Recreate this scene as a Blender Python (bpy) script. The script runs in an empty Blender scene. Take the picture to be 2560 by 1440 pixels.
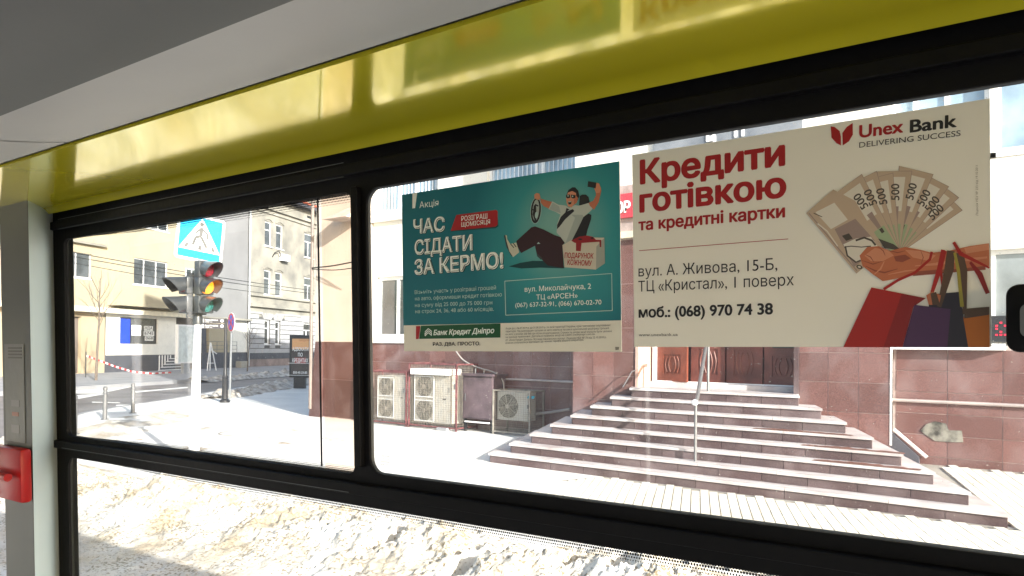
import bpy, bmesh, math, random
from mathutils import Matrix, Vector
R = math.radians
random.seed(7)
S = bpy.context.scene
COL = S.collection

# ------------------------------------------------------------ camera, world, sun, exposure
F_PX, CY = 1880.0, 850.0                     # focal length in photo pixels; optical axis row
EYE = 1.936                                  # camera height over the plaza
CR = Vector((0.80305, 0.59582, 0.01067)); CU = Vector((-0.00317, -0.01362, 0.99990)); CF = Vector((-0.59590, 0.80301, 0.00905))
cam = bpy.data.cameras.new('camera'); cam.sensor_width = 36.0; cam.lens = F_PX/2560*36
cam.shift_y = (CY-720)/2560.0; cam.clip_start = 0.02; cam.clip_end = 2000
co = bpy.data.objects.new('camera', cam); COL.objects.link(co)
co.matrix_world = Matrix(((CR.x, CU.x, -CF.x, 0), (CR.y, CU.y, -CF.y, 0), (CR.z, CU.z, -CF.z, EYE), (0, 0, 0, 1)))
S.camera = co
SUN_EL, SUN_AZ = R(19), math.atan2(0.937, -0.35)        # azimuth clockwise from +Y
W = bpy.data.worlds.new('World'); S.world = W; W.use_nodes = True
nt = W.node_tree; bg = nt.nodes['Background']
sky = nt.nodes.new('ShaderNodeTexSky'); sky.sky_type = 'NISHITA'; sky.sun_disc = False
sky.sun_elevation = SUN_EL; sky.sun_rotation = SUN_AZ; sky.dust_density = 2.0
nt.links.new(sky.outputs[0], bg.inputs[0]); bg.inputs[1].default_value = 0.15
sl = bpy.data.lights.new('sun', 'SUN'); sl.energy = 4.6; sl.angle = R(0.5); sl.color = (1, .965, .915)
so = bpy.data.objects.new('sun', sl); COL.objects.link(so)
sd = Vector((math.sin(SUN_AZ)*math.cos(SUN_EL), math.cos(SUN_AZ)*math.cos(SUN_EL), math.sin(SUN_EL)))
so.rotation_euler = sd.to_track_quat('Z', 'Y').to_euler()
S.view_settings.view_transform = 'Standard'; S.view_settings.look = 'None'
S.view_settings.exposure = 1.4; S.view_settings.gamma = 1.0; S.view_settings.use_curve_mapping = False
S.render.engine = 'CYCLES'; S.cycles.max_bounces = 10; S.cycles.diffuse_bounces = 5; S.cycles.transparent_max_bounces = 16
S.cycles.use_denoising = True; S.cycles.caustics_reflective = False; S.cycles.caustics_refractive = False

# ------------------------------------------------------------ measuring: where a line of sight meets a real plane
def ray(x, y): return CF + CR*((x-1280)/F_PX) - CU*((y-CY)/F_PX)
EYEV = Vector((0, 0, EYE))
def G(x, y, z=0.0):                          # on the horizontal plane z
    d = ray(x, y); return EYEV + d*((z-EYE)/d.z)
def FY(x, y, Y):                             # on the vertical plane y = Y
    d = ray(x, y); return EYEV + d*(Y/d.y)
TM = Matrix(((0.99924, -0.03804, -0.00825), (0.03779, 0.99888, -0.02848), (0.00933, 0.02815, 0.99956)))
TI = TM.inverted(); T4 = Matrix.Translation(EYEV) @ TM.to_4x4()
def TP(x, y, Y=1.0):                         # tram coordinates on the plane Y
    d = TI @ ray(x, y); return d*(Y/d.y)
GA = 0.39739
LV = Vector((-math.sin(GA), math.cos(GA), 0)); LN = Vector((math.cos(GA), math.sin(GA), 0))
LA = Vector((-55.35, 37.48, 0))
L4 = Matrix.Translation(LA) @ Matrix(((LV.x, -LN.x, 0, 0), (LV.y, -LN.y, 0, 0), (0, 0, 1, 0), (0, 0, 0, 1)))
def LF(x, y, off=0.0):                       # (u, z) on the far facades, off metres in front
    d = ray(x, y); t = ((LA + LN*off - EYEV).dot(LN))/d.dot(LN); P = EYEV + d*t
    return (P-LA).dot(LV), P.z

# ------------------------------------------------------------ materials
def node_mat(name):
    m = bpy.data.materials.new(name); m.use_nodes = True
    return m, m.node_tree, m.node_tree.nodes['Principled BSDF']
def pm(name, col, rough=.6, var=.12, scale=4.0, bump=.1, bscale=None, metal=0.0, coat=0.0, spec=.5, col2=None, patch=.5, objvar=0.0, emit=None, es=0.0, detail=6):
    m, t, b = node_mat(name); n = t.nodes; l = t.links
    tc = n.new('ShaderNodeTexCoord'); no = n.new('ShaderNodeTexNoise'); no.inputs['Scale'].default_value = scale; no.inputs['Detail'].default_value = detail
    l.new(tc.outputs['Object'], no.inputs['Vector'])
    rp = n.new('ShaderNodeValToRGB'); l.new(no.outputs[0], rp.inputs[0])
    c2 = col2 if col2 else tuple(c*(1-var*1.6) for c in col)
    c1 = tuple(min(1, c*(1+var*.6)) for c in col) if not col2 else col
    rp.color_ramp.elements[0].position = patch-.18; rp.color_ramp.elements[1].position = patch+.18
    rp.color_ramp.elements[0].color = (*c2, 1); rp.color_ramp.elements[1].color = (*c1, 1)
    last = rp.outputs[0]
    if objvar:
        oi = n.new('ShaderNodeObjectInfo'); mr = n.new('ShaderNodeMapRange'); mr.inputs[3].default_value = 1-objvar; mr.inputs[4].default_value = 1+objvar
        l.new(oi.outputs['Random'], mr.inputs[0]); mx = n.new('ShaderNodeVectorMath'); mx.operation = 'SCALE'
        l.new(last, mx.inputs[0]); l.new(mr.outputs[0], mx.inputs['Scale']); last = mx.outputs[0]
    l.new(last, b.inputs['Base Color'])
    b.inputs['Roughness'].default_value = rough; b.inputs['Metallic'].default_value = metal
    b.inputs['Coat Weight'].default_value = coat; b.inputs['Coat Roughness'].default_value = .05; b.inputs['Specular IOR Level'].default_value = spec
    if bump:
        n2 = n.new('ShaderNodeTexNoise'); n2.inputs['Scale'].default_value = bscale or scale*8; n2.inputs['Detail'].default_value = 5; l.new(tc.outputs['Object'], n2.inputs['Vector'])
        bp = n.new('ShaderNodeBump'); bp.inputs['Strength'].default_value = bump; bp.inputs['Distance'].default_value = .02
        l.new(n2.outputs[0], bp.inputs['Height']); l.new(bp.outputs[0], b.inputs['Normal'])
    if emit: b.inputs['Emission Color'].default_value = (*emit, 1); b.inputs['Emission Strength'].default_value = es
    return m
def granite(name, col, dust=.35):
    m, t, b = node_mat(name); n = t.nodes; l = t.links
    tc = n.new('ShaderNodeTexCoord'); geo = n.new('ShaderNodeNewGeometry')
    sp = n.new('ShaderNodeTexNoise'); sp.inputs['Scale'].default_value = 90; sp.inputs['Detail'].default_value = 3; l.new(geo.outputs['Position'], sp.inputs['Vector'])
    big = n.new('ShaderNodeTexNoise'); big.inputs['Scale'].default_value = 1.6; big.inputs['Detail'].default_value = 8; big.inputs['Distortion'].default_value = .6; l.new(geo.outputs['Position'], big.inputs['Vector'])
    r1 = n.new('ShaderNodeValToRGB'); l.new(sp.outputs[0], r1.inputs[0])
    r1.color_ramp.elements[0].position = .35; r1.color_ramp.elements[1].position = .65
    r1.color_ramp.elements[0].color = (*[c*.6 for c in col], 1); r1.color_ramp.elements[1].color = (*[min(1, c*1.35) for c in col], 1)
    r2 = n.new('ShaderNodeValToRGB'); l.new(big.outputs[0], r2.inputs[0]); r2.color_ramp.elements[0].position = .42; r2.color_ramp.elements[1].position = .7
    r2.color_ramp.elements[0].color = (0, 0, 0, 1); r2.color_ramp.elements[1].color = (dust, dust, dust, 1)
    mx = n.new('ShaderNodeMixRGB'); l.new(r2.outputs[0], mx.inputs[0]); l.new(r1.outputs[0], mx.inputs[1]); mx.inputs[2].default_value = (.29, .23, .23, 1)
    oi = n.new('ShaderNodeObjectInfo'); mr = n.new('ShaderNodeMapRange'); mr.inputs[3].default_value = .8; mr.inputs[4].default_value = 1.2; l.new(oi.outputs['Random'], mr.inputs[0])
    sc = n.new('ShaderNodeVectorMath'); sc.operation = 'SCALE'; l.new(mx.outputs[0], sc.inputs[0]); l.new(mr.outputs[0], sc.inputs['Scale'])
    l.new(sc.outputs[0], b.inputs['Base Color']); b.inputs['Roughness'].default_value = .38
    rr = n.new('ShaderNodeMapRange'); rr.inputs[3].default_value = .25; rr.inputs[4].default_value = .6; l.new(big.outputs[0], rr.inputs[0]); l.new(rr.outputs[0], b.inputs['Roughness'])
    return m
def flat(name, col, rough=.55, metal=0, coat=0, emit=None, es=0): return pm(name, col, rough, .06, 12, 0, metal=metal, coat=coat, emit=emit, es=es)
def ink(name, col):                           # flat print
    m, t, b = node_mat(name); b.inputs['Base Color'].default_value = (*col, 1); b.inputs['Roughness'].default_value = .45
    return m
def glass_pane(name, tint=(1, 1, 1), refl=.06, dirt=.02):
    m = bpy.data.materials.new(name); m.use_nodes = True; t = m.node_tree; n = t.nodes; l = t.links; n.clear()
    o = n.new('ShaderNodeOutputMaterial'); tr = n.new('ShaderNodeBsdfTransparent'); tr.inputs[0].default_value = (*tint, 1)
    gl = n.new('ShaderNodeBsdfGlossy'); gl.inputs['Roughness'].default_value = .02
    fr = n.new('ShaderNodeLayerWeight'); fr.inputs[0].default_value = .5; pw = n.new('ShaderNodeMath'); pw.operation = 'POWER'; pw.inputs[1].default_value = 5.0; l.new(fr.outputs['Facing'], pw.inputs[0])
    mu = n.new('ShaderNodeMath'); mu.operation = 'MULTIPLY_ADD'; mu.inputs[1].default_value = .7; mu.inputs[2].default_value = refl*.5
    mx = n.new('ShaderNodeMixShader'); l.new(pw.outputs[0], mu.inputs[0]); l.new(mu.outputs[0], mx.inputs[0]); l.new(tr.outputs[0], mx.inputs[1]); l.new(gl.outputs[0], mx.inputs[2])
    df = n.new('ShaderNodeBsdfTranslucent'); df.inputs[0].default_value = (.8, .78, .72, 1); mx2 = n.new('ShaderNodeMixShader')
    tc = n.new('ShaderNodeTexCoord'); no = n.new('ShaderNodeTexNoise'); no.inputs['Scale'].default_value = 6; no.inputs['Detail'].default_value = 8; l.new(tc.outputs['Object'], no.inputs['Vector'])
    mr = n.new('ShaderNodeMapRange'); mr.inputs[1].default_value = .4; mr.inputs[2].default_value = .8; mr.inputs[3].default_value = dirt*.4; mr.inputs[4].default_value = dirt*2; l.new(no.outputs[0], mr.inputs[0])
    n2 = n.new('ShaderNodeTexNoise'); n2.inputs['Scale'].default_value = 260; n2.inputs['Detail'].default_value = 2; l.new(tc.outputs['Object'], n2.inputs['Vector'])
    m2 = n.new('ShaderNodeMapRange'); m2.inputs[1].default_value = .70; m2.inputs[2].default_value = .78; m2.inputs[3].default_value = 0; m2.inputs[4].default_value = .45; l.new(n2.outputs[0], m2.inputs[0])
    mm = n.new('ShaderNodeMath'); mm.operation = 'ADD'; l.new(mr.outputs[0], mm.inputs[0]); l.new(m2.outputs[0], mm.inputs[1]); l.new(mm.outputs[0], mx2.inputs[0]); l.new(mx.outputs[0], mx2.inputs[1]); l.new(df.outputs[0], mx2.inputs[2]); l.new(mx2.outputs[0], o.inputs[0])
    return m
def window_glass(name, col, rough=.06): return pm(name, col, rough, .35, 1.2, .0, spec=.9, coat=.3)
def frit_mat():
    m = bpy.data.materials.new('frit_dots'); m.use_nodes = True; t = m.node_tree; n = t.nodes; l = t.links; n.clear()
    o = n.new('ShaderNodeOutputMaterial'); uv = n.new('ShaderNodeUVMap')
    sx = n.new('ShaderNodeSeparateXYZ'); l.new(uv.outputs[0], sx.inputs[0])
    def M(op, a, b=None):
        q = n.new('ShaderNodeMath'); q.operation = op
        for i, v in enumerate((a, b)):
            if v is None: continue
            if isinstance(v, (int, float)): q.inputs[i].default_value = v
            else: l.new(v, q.inputs[i])
        return q.outputs[0]
    rows = 5.0
    a = M('MULTIPLY', sx.outputs[0], 1.0); b = M('MULTIPLY', sx.outputs[1], rows)
    row = M('FLOOR', b); a2 = M('ADD', a, M('MULTIPLY', M('MODULO', row, 2.0), .5))
    fx = M('SUBTRACT', M('FRACT', a2), .5); fy = M('SUBTRACT', M('FRACT', b), .5)
    d = M('SQRT', M('ADD', M('MULTIPLY', fx, fx), M('MULTIPLY', fy, fy)))
    rad = M('SUBTRACT', .66, M('MULTIPLY', sx.outputs[1], .5)); k = M('LESS_THAN', d, rad)
    tr = n.new('ShaderNodeBsdfTransparent'); df = n.new('ShaderNodeBsdfDiffuse'); df.inputs[0].default_value = (.01, .01, .01, 1)
    mx = n.new('ShaderNodeMixShader'); l.new(k, mx.inputs[0]); l.new(tr.outputs[0], mx.inputs[1]); l.new(df.outputs[0], mx.inputs[2]); l.new(mx.outputs[0], o.inputs[0])
    return m

# ------------------------------------------------------------ mesh helpers
PM = {}                                       # world matrices of parents
def setp(o, root):
    if root is None: return o
    o.parent = root; o.matrix_parent_inverse = PM[root.name].inverted(); return o
def tag(o, label=None, cat=None, group=None, kind=None):
    if label: o['label'] = label
    if cat: o['category'] = cat
    if group: o['group'] = group
    if kind: o['kind'] = kind
    return o
def thing(name, loc, label, cat, group=None, rz=0.0):
    o = bpy.data.objects.new(name, None); COL.objects.link(o); o.empty_display_size = .2
    o.location = loc; o.rotation_euler.z = rz
    PM[o.name] = Matrix.Translation(Vector(loc)) @ Matrix.Rotation(rz, 4, 'Z')
    return tag(o, label, cat, group)
class MB:
    def __init__(s, M=None): s.v = []; s.f = []; s.mi = []; s.uv = []; s.M = M or Matrix.Identity(4); s.cm = 0
    def add(s, vs, fs):
        k = len(s.v); s.v += [s.M @ Vector(v) for v in vs]; s.f += [[i+k for i in f] for f in fs]; s.mi += [s.cm]*len(fs); return s
    def box(s, x0, x1, y0, y1, z0, z1):
        return s.add([(x0, y0, z0), (x1, y0, z0), (x1, y1, z0), (x0, y1, z0), (x0, y0, z1), (x1, y0, z1), (x1, y1, z1), (x0, y1, z1)],
                     [(0, 3, 2, 1), (4, 5, 6, 7), (0, 1, 5, 4), (1, 2, 6, 5), (2, 3, 7, 6), (3, 0, 4, 7)])
    def quad(s, a, b, c, d): return s.add([a, b, c, d], [(0, 1, 2, 3)])
    def poly(s, pts): return s.add(pts, [tuple(range(len(pts)))])
    def prism(s, pts, y0, y1):               # pts (x,z), extruded along y
        n = len(pts); a = [(p[0], y0, p[1]) for p in pts]+[(p[0], y1, p[1]) for p in pts]
        return s.add(a, [tuple(range(n)), tuple(range(2*n-1, n-1, -1))]+[(i, i+n, (i+1) % n+n, (i+1) % n) for i in range(n)])
    def slab(s, pts, z0, z1):                # pts (x,y)
        n = len(pts); a = [(p[0], p[1], z0) for p in pts]+[(p[0], p[1], z1) for p in pts]
        return s.add(a, [tuple(range(n-1, -1, -1)), tuple(range(n, 2*n))]+[(i, (i+1) % n, (i+1) % n+n, i+n) for i in range(n)])
    def tube(s, pts, r, n=8, cap=True):
        pts = [Vector(p) for p in pts]; rs = r if isinstance(r, (list, tuple)) else [r]*len(pts); rings = []
        for i, p in enumerate(pts):
            d = (pts[min(i+1, len(pts)-1)]-pts[max(i-1, 0)]).normalized()
            a = d.orthogonal().normalized() if i == 0 else (a - d*a.dot(d)).normalized()
            b = d.cross(a); rings.append([p+(a*math.cos(2*math.pi*k/n)+b*math.sin(2*math.pi*k/n))*rs[i] for k in range(n)])
        vs = [v for g in rings for v in g]; fs = [(i*n+k, i*n+(k+1) % n, (i+1)*n+(k+1) % n, (i+1)*n+k) for i in range(len(rings)-1) for k in range(n)]
        if cap: fs += [tuple(range(n-1, -1, -1)), tuple(range((len(rings)-1)*n, len(rings)*n))]
        return s.add(vs, fs)
    def lathe(s, prof, c=(0, 0, 0), n=16, axis='z'):
        vs = []
        for r, h in prof:
            for k in range(n):
                a = 2*math.pi*k/n; q = (r*math.cos(a), r*math.sin(a), h)
                if axis == 'y': q = (q[0], q[2], q[1])
                vs.append((c[0]+q[0], c[1]+q[1], c[2]+q[2]))
        m = len(prof); fs = [(i*n+k, i*n+(k+1) % n, (i+1)*n+(k+1) % n, (i+1)*n+k) for i in range(m-1) for k in range(n)]
        fs += [tuple(range(n-1, -1, -1)), tuple(range((m-1)*n, m*n))]
        return s.add(vs, fs)
    def bar(s, a, b, w, h):                  # square bar between two points
        a = Vector(a); b = Vector(b); d = (b-a).normalized(); u = d.cross(Vector((0, 0, 1)))
        u = (u if u.length > .01 else Vector((1, 0, 0))).normalized()*w/2; v = d.cross(u).normalized()*h/2
        q = [a-u-v, a+u-v, a+u+v, a-u+v, b-u-v, b+u-v, b+u+v, b-u+v]
        return s.add(q, [(0, 3, 2, 1), (4, 5, 6, 7), (0, 1, 5, 4), (1, 2, 6, 5), (2, 3, 7, 6), (3, 0, 4, 7)])
    def build(s, name, mat, parent=None, smooth=False, bevel=0, label=None):
        me = bpy.data.meshes.new(name); me.from_pydata([tuple(v) for v in s.v], [], s.f)
        for m in (mat if isinstance(mat, (list, tuple)) else [mat]): me.materials.append(m)
        if any(s.mi): me.polygons.foreach_set('material_index', s.mi)
        bm = bmesh.new(); bm.from_mesh(me); bmesh.ops.recalc_face_normals(bm, faces=bm.faces)
        if bevel: bmesh.ops.bevel(bm, geom=bm.edges[:], offset=bevel, segments=2, affect='EDGES', profile=.5)
        bm.to_mesh(me); bm.free()
        if smooth:
            me.polygons.foreach_set('use_smooth', [True]*len(me.polygons))
            try: me.set_sharp_from_angle(angle=R(35))
            except Exception: pass
        o = bpy.data.objects.new(name, me); COL.objects.link(o); setp(o, parent)
        if label: o['label'] = label
        return o
UNIT = {}
def block(name, mat, parent, c, s, M=None, bev=0.0):
    """one small piece sharing a unit cube mesh"""
    key = mat.name
    if key not in UNIT:
        b = MB(); b.box(-.5, .5, -.5, .5, -.5, .5); me = bpy.data.meshes.new('piece'); me.from_pydata([tuple(v) for v in b.v], [], b.f); me.materials.append(mat); UNIT[key] = me
    o = bpy.data.objects.new(name, UNIT[key]); COL.objects.link(o)
    L = Matrix.Translation(Vector(c)) @ Matrix.Diagonal((*s, 1))
    W_ = (M @ L) if M else L
    if parent is not None:
        o.parent = parent; o.matrix_parent_inverse = PM[parent.name].inverted()
    o.matrix_basis = W_
    return o
def wall(mb, x0, x1, z0, z1, y, holes, rev=.15):
    xs = sorted({x0, x1, *[h[0] for h in holes], *[h[1] for h in holes]}); zs = sorted({z0, z1, *[h[2] for h in holes], *[h[3] for h in holes]})
    xs = [x for x in xs if x0 <= x <= x1]; zs = [z for z in zs if z0 <= z <= z1]
    for i in range(len(xs)-1):
        for j in range(len(zs)-1):
            cx, cz = (xs[i]+xs[i+1])/2, (zs[j]+zs[j+1])/2
            if any(h[0] < cx < h[1] and h[2] < cz < h[3] for h in holes): continue
            mb.quad((xs[i], y, zs[j]), (xs[i+1], y, zs[j]), (xs[i+1], y, zs[j+1]), (xs[i], y, zs[j+1]))
    for a, b, c, d in holes:
        mb.quad((a, y, c), (a, y+rev, c), (a, y+rev, d), (a, y, d)); mb.quad((b, y, c), (b, y, d), (b, y+rev, d), (b, y+rev, c))
        mb.quad((a, y, d), (a, y+rev, d), (b, y+rev, d), (b, y, d)); mb.quad((a, y, c), (b, y, c), (b, y+rev, c), (a, y+rev, c))
def win(parent, M, x0, x1, z0, z1, y, cols, mat, gmat, transom=None, sill=None, fw=.07, split_below=None):
    """window frame mesh with a pane mesh per light"""
    mb = MB(M); y0, y1 = y-.03, y+.04
    mb.box(x0, x1, y0, y1, z0, z0+fw); mb.box(x0, x1, y0, y1, z1-fw, z1); mb.box(x0, x0+fw, y0, y1, z0+fw, z1-fw); mb.box(x1-fw, x1, y0, y1, z0+fw, z1-fw)
    xc = [x0+fw]+[x0+(x1-x0)*c for c in cols]+[x1-fw]
    zt = z0+(z1-z0)*transom if transom else None
    for c in xc[1:-1]:
        mb.box(c-fw*.45, c+fw*.45, y0, y1, z0+fw, (zt-fw*.4) if (zt and split_below) else z1-fw)
    if zt: mb.box(x0+fw, x1-fw, y0-.004, y1+.004, zt-fw*.4, zt+fw*.4)
    w = mb.build('window', mat, parent)
    PM[w.name] = Matrix.Identity(4)
    panes = []
    for i in range(len(xc)-1):
        a, b = xc[i], xc[i+1]
        if zt and not split_below: panes += [(a, b, z0+fw, zt), (a, b, zt, z1-fw)]
        elif zt: panes += [(a, b, z0+fw, zt)]
        else: panes += [(a, b, z0+fw, z1-fw)]
    if zt and split_below: panes.append((x0+fw, x1-fw, zt, z1-fw))
    for a, b, c, d in panes:
        q = MB(M); q.box(a-.01, b+.01, y+.005, y+.02, c-.01, d+.01); o = q.build('pane', gmat); o.parent = w; 
    if sill:
        q = MB(M); q.box(x0-.08, x1+.08, y-sill, y-.031, z0-.07, z0-.003); o = q.build('sill', mat if sill < .2 else mat); o.parent = w
    return w

# ------------------------------------------------------------ palette
m_gran = granite('red_granite', (.15, .072, .063), .42); m_gran2 = granite('pale_granite', (.30, .15, .125), .5)
m_grout = pm('grout', (.42, .34, .32), .9, .2, 6)
m_riser = granite('riser_granite', (.080, .050, .050), .42); m_tread = pm('snow_dusted_tread', (.56, .53, .52), .6, .2, 2.2, .15, 30, col2=(.33, .26, .25), patch=.38, detail=10)
m_white = pm('white_render', (.80, .78, .72), .85, .05, 2, .1); m_peach = pm('peach_render', (.55, .495, .44), .85, .06, 1.5, .1)
m_plast = flat('white_plastic', (.80, .80, .80), .4); m_steel = pm('brushed_steel', (.17, .17, .175), .45, .1, 20, 0, metal=.4)
m_glas_b = window_glass('blue_glass', (.35, .48, .60)); m_glas_d = window_glass('dark_glass', (.05, .055, .06)); m_glas_g = window_glass('grey_glass', (.28, .31, .33)); m_glas_f = pm('far_glass', (.10, .11, .12), .12, .4, .8, 0, spec=.4)
m_asph = pm('wet_asphalt', (.20, .19, .195), .55, .25, .7, .3, 14, col2=(.11, .10, .105))
m_snow = pm('snow', (.86, .85, .82), .7, .05, 3, .4, 14)
def snow_dirt(name, clean, dirty, patch, specks):
    m = pm(name, clean, .8, .2, 1.6, .7, 30, col2=dirty, patch=patch, detail=12); t = m.node_tree; n = t.nodes; l = t.links; b = n['Principled BSDF']
    src = b.inputs['Base Color'].links[0].from_socket; tc = n.new('ShaderNodeTexCoord'); no = n.new('ShaderNodeTexNoise'); no.inputs['Scale'].default_value = 34; no.inputs['Detail'].default_value = 5; l.new(tc.outputs['Object'], no.inputs['Vector'])
    n3 = n.new('ShaderNodeTexNoise'); n3.inputs['Scale'].default_value = 2.7; n3.inputs['Detail'].default_value = 3; l.new(tc.outputs['Object'], n3.inputs['Vector'])
    ad = n.new('ShaderNodeMath'); ad.operation = 'MULTIPLY_ADD'; ad.inputs[1].default_value = .45; l.new(n3.outputs[0], ad.inputs[0]); l.new(no.outputs[0], ad.inputs[2])
    rp = n.new('ShaderNodeValToRGB'); rp.color_ramp.elements[0].position = .76; rp.color_ramp.elements[1].position = .90; rp.color_ramp.elements[0].color = (0, 0, 0, 1); rp.color_ramp.elements[1].color = (specks, specks, specks, 1); l.new(ad.outputs[0], rp.inputs[0])
    mx = n.new('ShaderNodeMixRGB'); l.new(rp.outputs[0], mx.inputs[0]); l.new(src, mx.inputs[1]); mx.inputs[2].default_value = (.20, .155, .09, 1); l.new(mx.outputs[0], b.inputs['Base Color']); return m
m_slush = snow_dirt('dirty_snow', (.70, .67, .615), (.42, .345, .245), .51, .95)
m_crust = snow_dirt('crusted_snow', (.66, .63, .57), (.34, .275, .20), .47, .7)
m_paver = pm('paver_stone', (.74, .70, .62), .8, .1, 1.1, .25, 30, objvar=.07, col2=(.60, .55, .45), patch=.45)
m_joint = pm('paver_joint', (.42, .39, .34), .9, .2, .9, col2=(.20, .18, .15), patch=.5)
m_pave = pm('frosted_paving', (.74, .72, .68), .75, .07, .8, .2, 20)
m_pave2 = pm('grey_pavement', (.30, .30, .31), .8, .12, .8, .2, 20)
m_yel = pm('yellow_render', (.40, .35, .245), .85, .06, .6, .1); m_yel2 = pm('ochre_render', (.42, .34, .23), .85, .08, .6, .1)
m_oldw = pm('weathered_plaster', (.34, .32, .27), .9, .25, .55, .25, 9, col2=(.17, .165, .15), patch=.46, detail=10); m_greyw = pm('grey_plaster', (.22, .22, .225), .9, .1, .4, .1)
m_rust = pm('rusticated_stone', (.36, .36, .37), .9, .2, .5, .3, 8, objvar=.08, col2=(.27, .26, .25), patch=.42); m_rustj = pm('rustication_joint', (.10, .10, .10), .9)
m_dark = pm('dark_stone', (.075, .075, .09), .6, .2, 1, .2); m_brn = pm('brown_gate', (.17, .14, .12), .7, .3, 1.2, .1)
m_black = flat('black_paint', (.018, .018, .02), .45); m_blackp = pm('signal_plastic', (.045, .05, .055), .35, .2, 6, .05, 40)
m_red = flat('red_paint', (.55, .02, .02), .4)
m_cage = pm('red_oxide_steel', (.17, .06, .062), .6, .3, 8, .2); m_acw = pm('ac_casing', (.52, .50, .45), .55, .2, 4, .1, col2=(.45, .40, .32), patch=.38); m_grille = pm('grille_wire', (.30, .27, .23), .6, .2, 10, 0)
m_cab = pm('cabinet_steel', (.115, .08, .09), .6, .3, 3, .15); m_wood = pm('varnished_door', (.19, .048, .024), .5, .3, 3, .1, 60); m_woodd = pm('shaded_door', (.15, .040, .026), .5, .3, 3, .1, 60)  # door wood twice: the second is darkened to carry the recess shade
m_bark = pm('bark', (.16, .125, .10), .9, .3, 12, .4)
m_wire = flat('cable_rubber', (.03, .03, .03), .6)

# ============================================================ GROUND
g = MB(); g.box(-300, 300, -300, 300, -.35, -.15); tag(g.build('road', m_asph), 'wide wet grey asphalt road between the plaza and the far houses', kind='structure')
# plaza slab: kerb line past the bollards, the corner and the near verge of the cross street
KB = [(-18.2, 6.6), (-19.9, 8.2), (-21.6, 9.6), (-23.0, 11.3), (-25.2, 14.3), (-29.6, 19.6), (-37.0, 31.0), (-62, 90)]
pl = [(40, 5.6), (-15.6, 5.6)]+KB[0:]+[(-50, 95), (-16.6, 40), (-16.6, 20), (40, 20)]
g = MB(); g.slab([(x, y) for x, y in pl][::-1], -.30, 0.0); tag(g.build('pavement', m_pave), 'pale frosted pavement of the plaza in front of the granite building', kind='structure')
PAV = bpy.data.objects['pavement']; PM['pavement'] = Matrix.Identity(4)
# kerb stones along it
for i in range(len(KB)-3):
    a, b = Vector((*KB[i], 0)), Vector((*KB[i+1], 0)); n_ = max(1, int((b-a).length/1.0)); ang = math.atan2((b-a).y, (b-a).x)
    for k in range(n_):
        c = a.lerp(b, (k+.5)/n_); M = Matrix.Translation((c.x, c.y, -.09)) @ Matrix.Rotation(ang, 4, 'Z')
        block('kerbstone', m_pave2, PAV, (0, 0.07, 0), ((b-a).length/n_-.01, .15, .21), M)
# far sidewalk, in front of the far facades
def lw(u, off, z=0): return LA + LV*u + LN*off + Vector((0, 0, z))
g = MB(L4); g.slab([(-45, .3), (45, .3), (45, -8.6), (-17.5, -10.0), (-21, -10.4), (-45, -11)], -.3, .02); fs = tag(g.build('far_sidewalk', m_pave2), 'grey sidewalk in front of the yellow house', kind='structure'); PM['far_sidewalk'] = Matrix.Identity(4)
for k in range(56):
    u = -20+k*1.0; off = -10.2+1.5*(u+20)/65
    block('kerbstone', m_pave2, fs, (u, off-.1, -.05), (.985, .16, .2), L4)
# crosswalk stripes and lane lines (painted sheets)
cw = MB()
def gpoly(pts, z): return [tuple(G(x, y, z)) for x, y in pts]
for q in ([(150, 968), (330, 967), (250, 984), (150, 984)], [(150, 990), (275, 983), (180, 1000), (150, 1001)]):
    cw.poly(gpoly(q, -.146))
tag(cw.build('crosswalk_stripes', pm('road_paint', (.78, .76, .72), .7, .15, 2)), 'white crosswalk stripes on the road by the left window edge', kind='structure')
lm = MB()
for q in ([(330, 979), (470, 967), (470, 970), (330, 982)], [(618, 971), (700, 963), (700, 965.5), (618, 974)], [(230, 1004), (300, 1006), (300, 1008), (230, 1006.5)], [(290, 1012), (400, 1010), (400, 1013), (290, 1015)]):
    lm.poly(gpoly(q, -.146))
tag(lm.build('lane_lines', bpy.data.materials['road_paint']), 'thin white lane lines painted on the cross street', kind='structure')

# diagonal pavers to the right of the staircase and before it
rows = []
ang = math.atan2(LV.y, LV.x); PW, PL_ = .115, .235
Mp = Matrix.Rotation(ang, 4, 'Z'); Mi = Mp.inverted()
AS = .115                                     # the apron rises towards the right plinth
SH = Matrix.Translation((0, 9.9, 0)) @ Matrix.Rotation(math.atan(AS), 4, 'X') @ Matrix.Translation((0, -9.9, 0))
bed = MB(); bed.poly([(-7.35, 6.45, .004), (9, 6.45, .004), (9, 9.9, .004), (-5.6, 9.9, .004)]); bed.poly([(-.35, 9.9, .004), (9, 9.9, .004), (9, 12.41, .004+AS*2.51), (-2.1, 12.41, .004+AS*2.51), (-2.1, 11.0, .004+AS*1.1)])
setp(bed.build('paver_bed', m_joint), PAV)
cand = []
for i in range(-70, 160):
    for j in range(-130, 60):
        lx, ly = i*PL_+(PL_/2 if j % 2 else 0), j*PW
        w = Mp @ Vector((lx, ly, 0))
        if not (6.5 < w.y < 12.33 and -5.6-(9.8-min(w.y, 9.8))*.5 < w.x < 1.6): continue
        if w.y > 9.75 and w.x < -.47-.42*(w.y-9.88): continue
        dist = w.x*w.x+w.y*w.y
        cand.append((dist, lx, ly, w.y > 9.9))
cand.sort()
many = MB()
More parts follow.
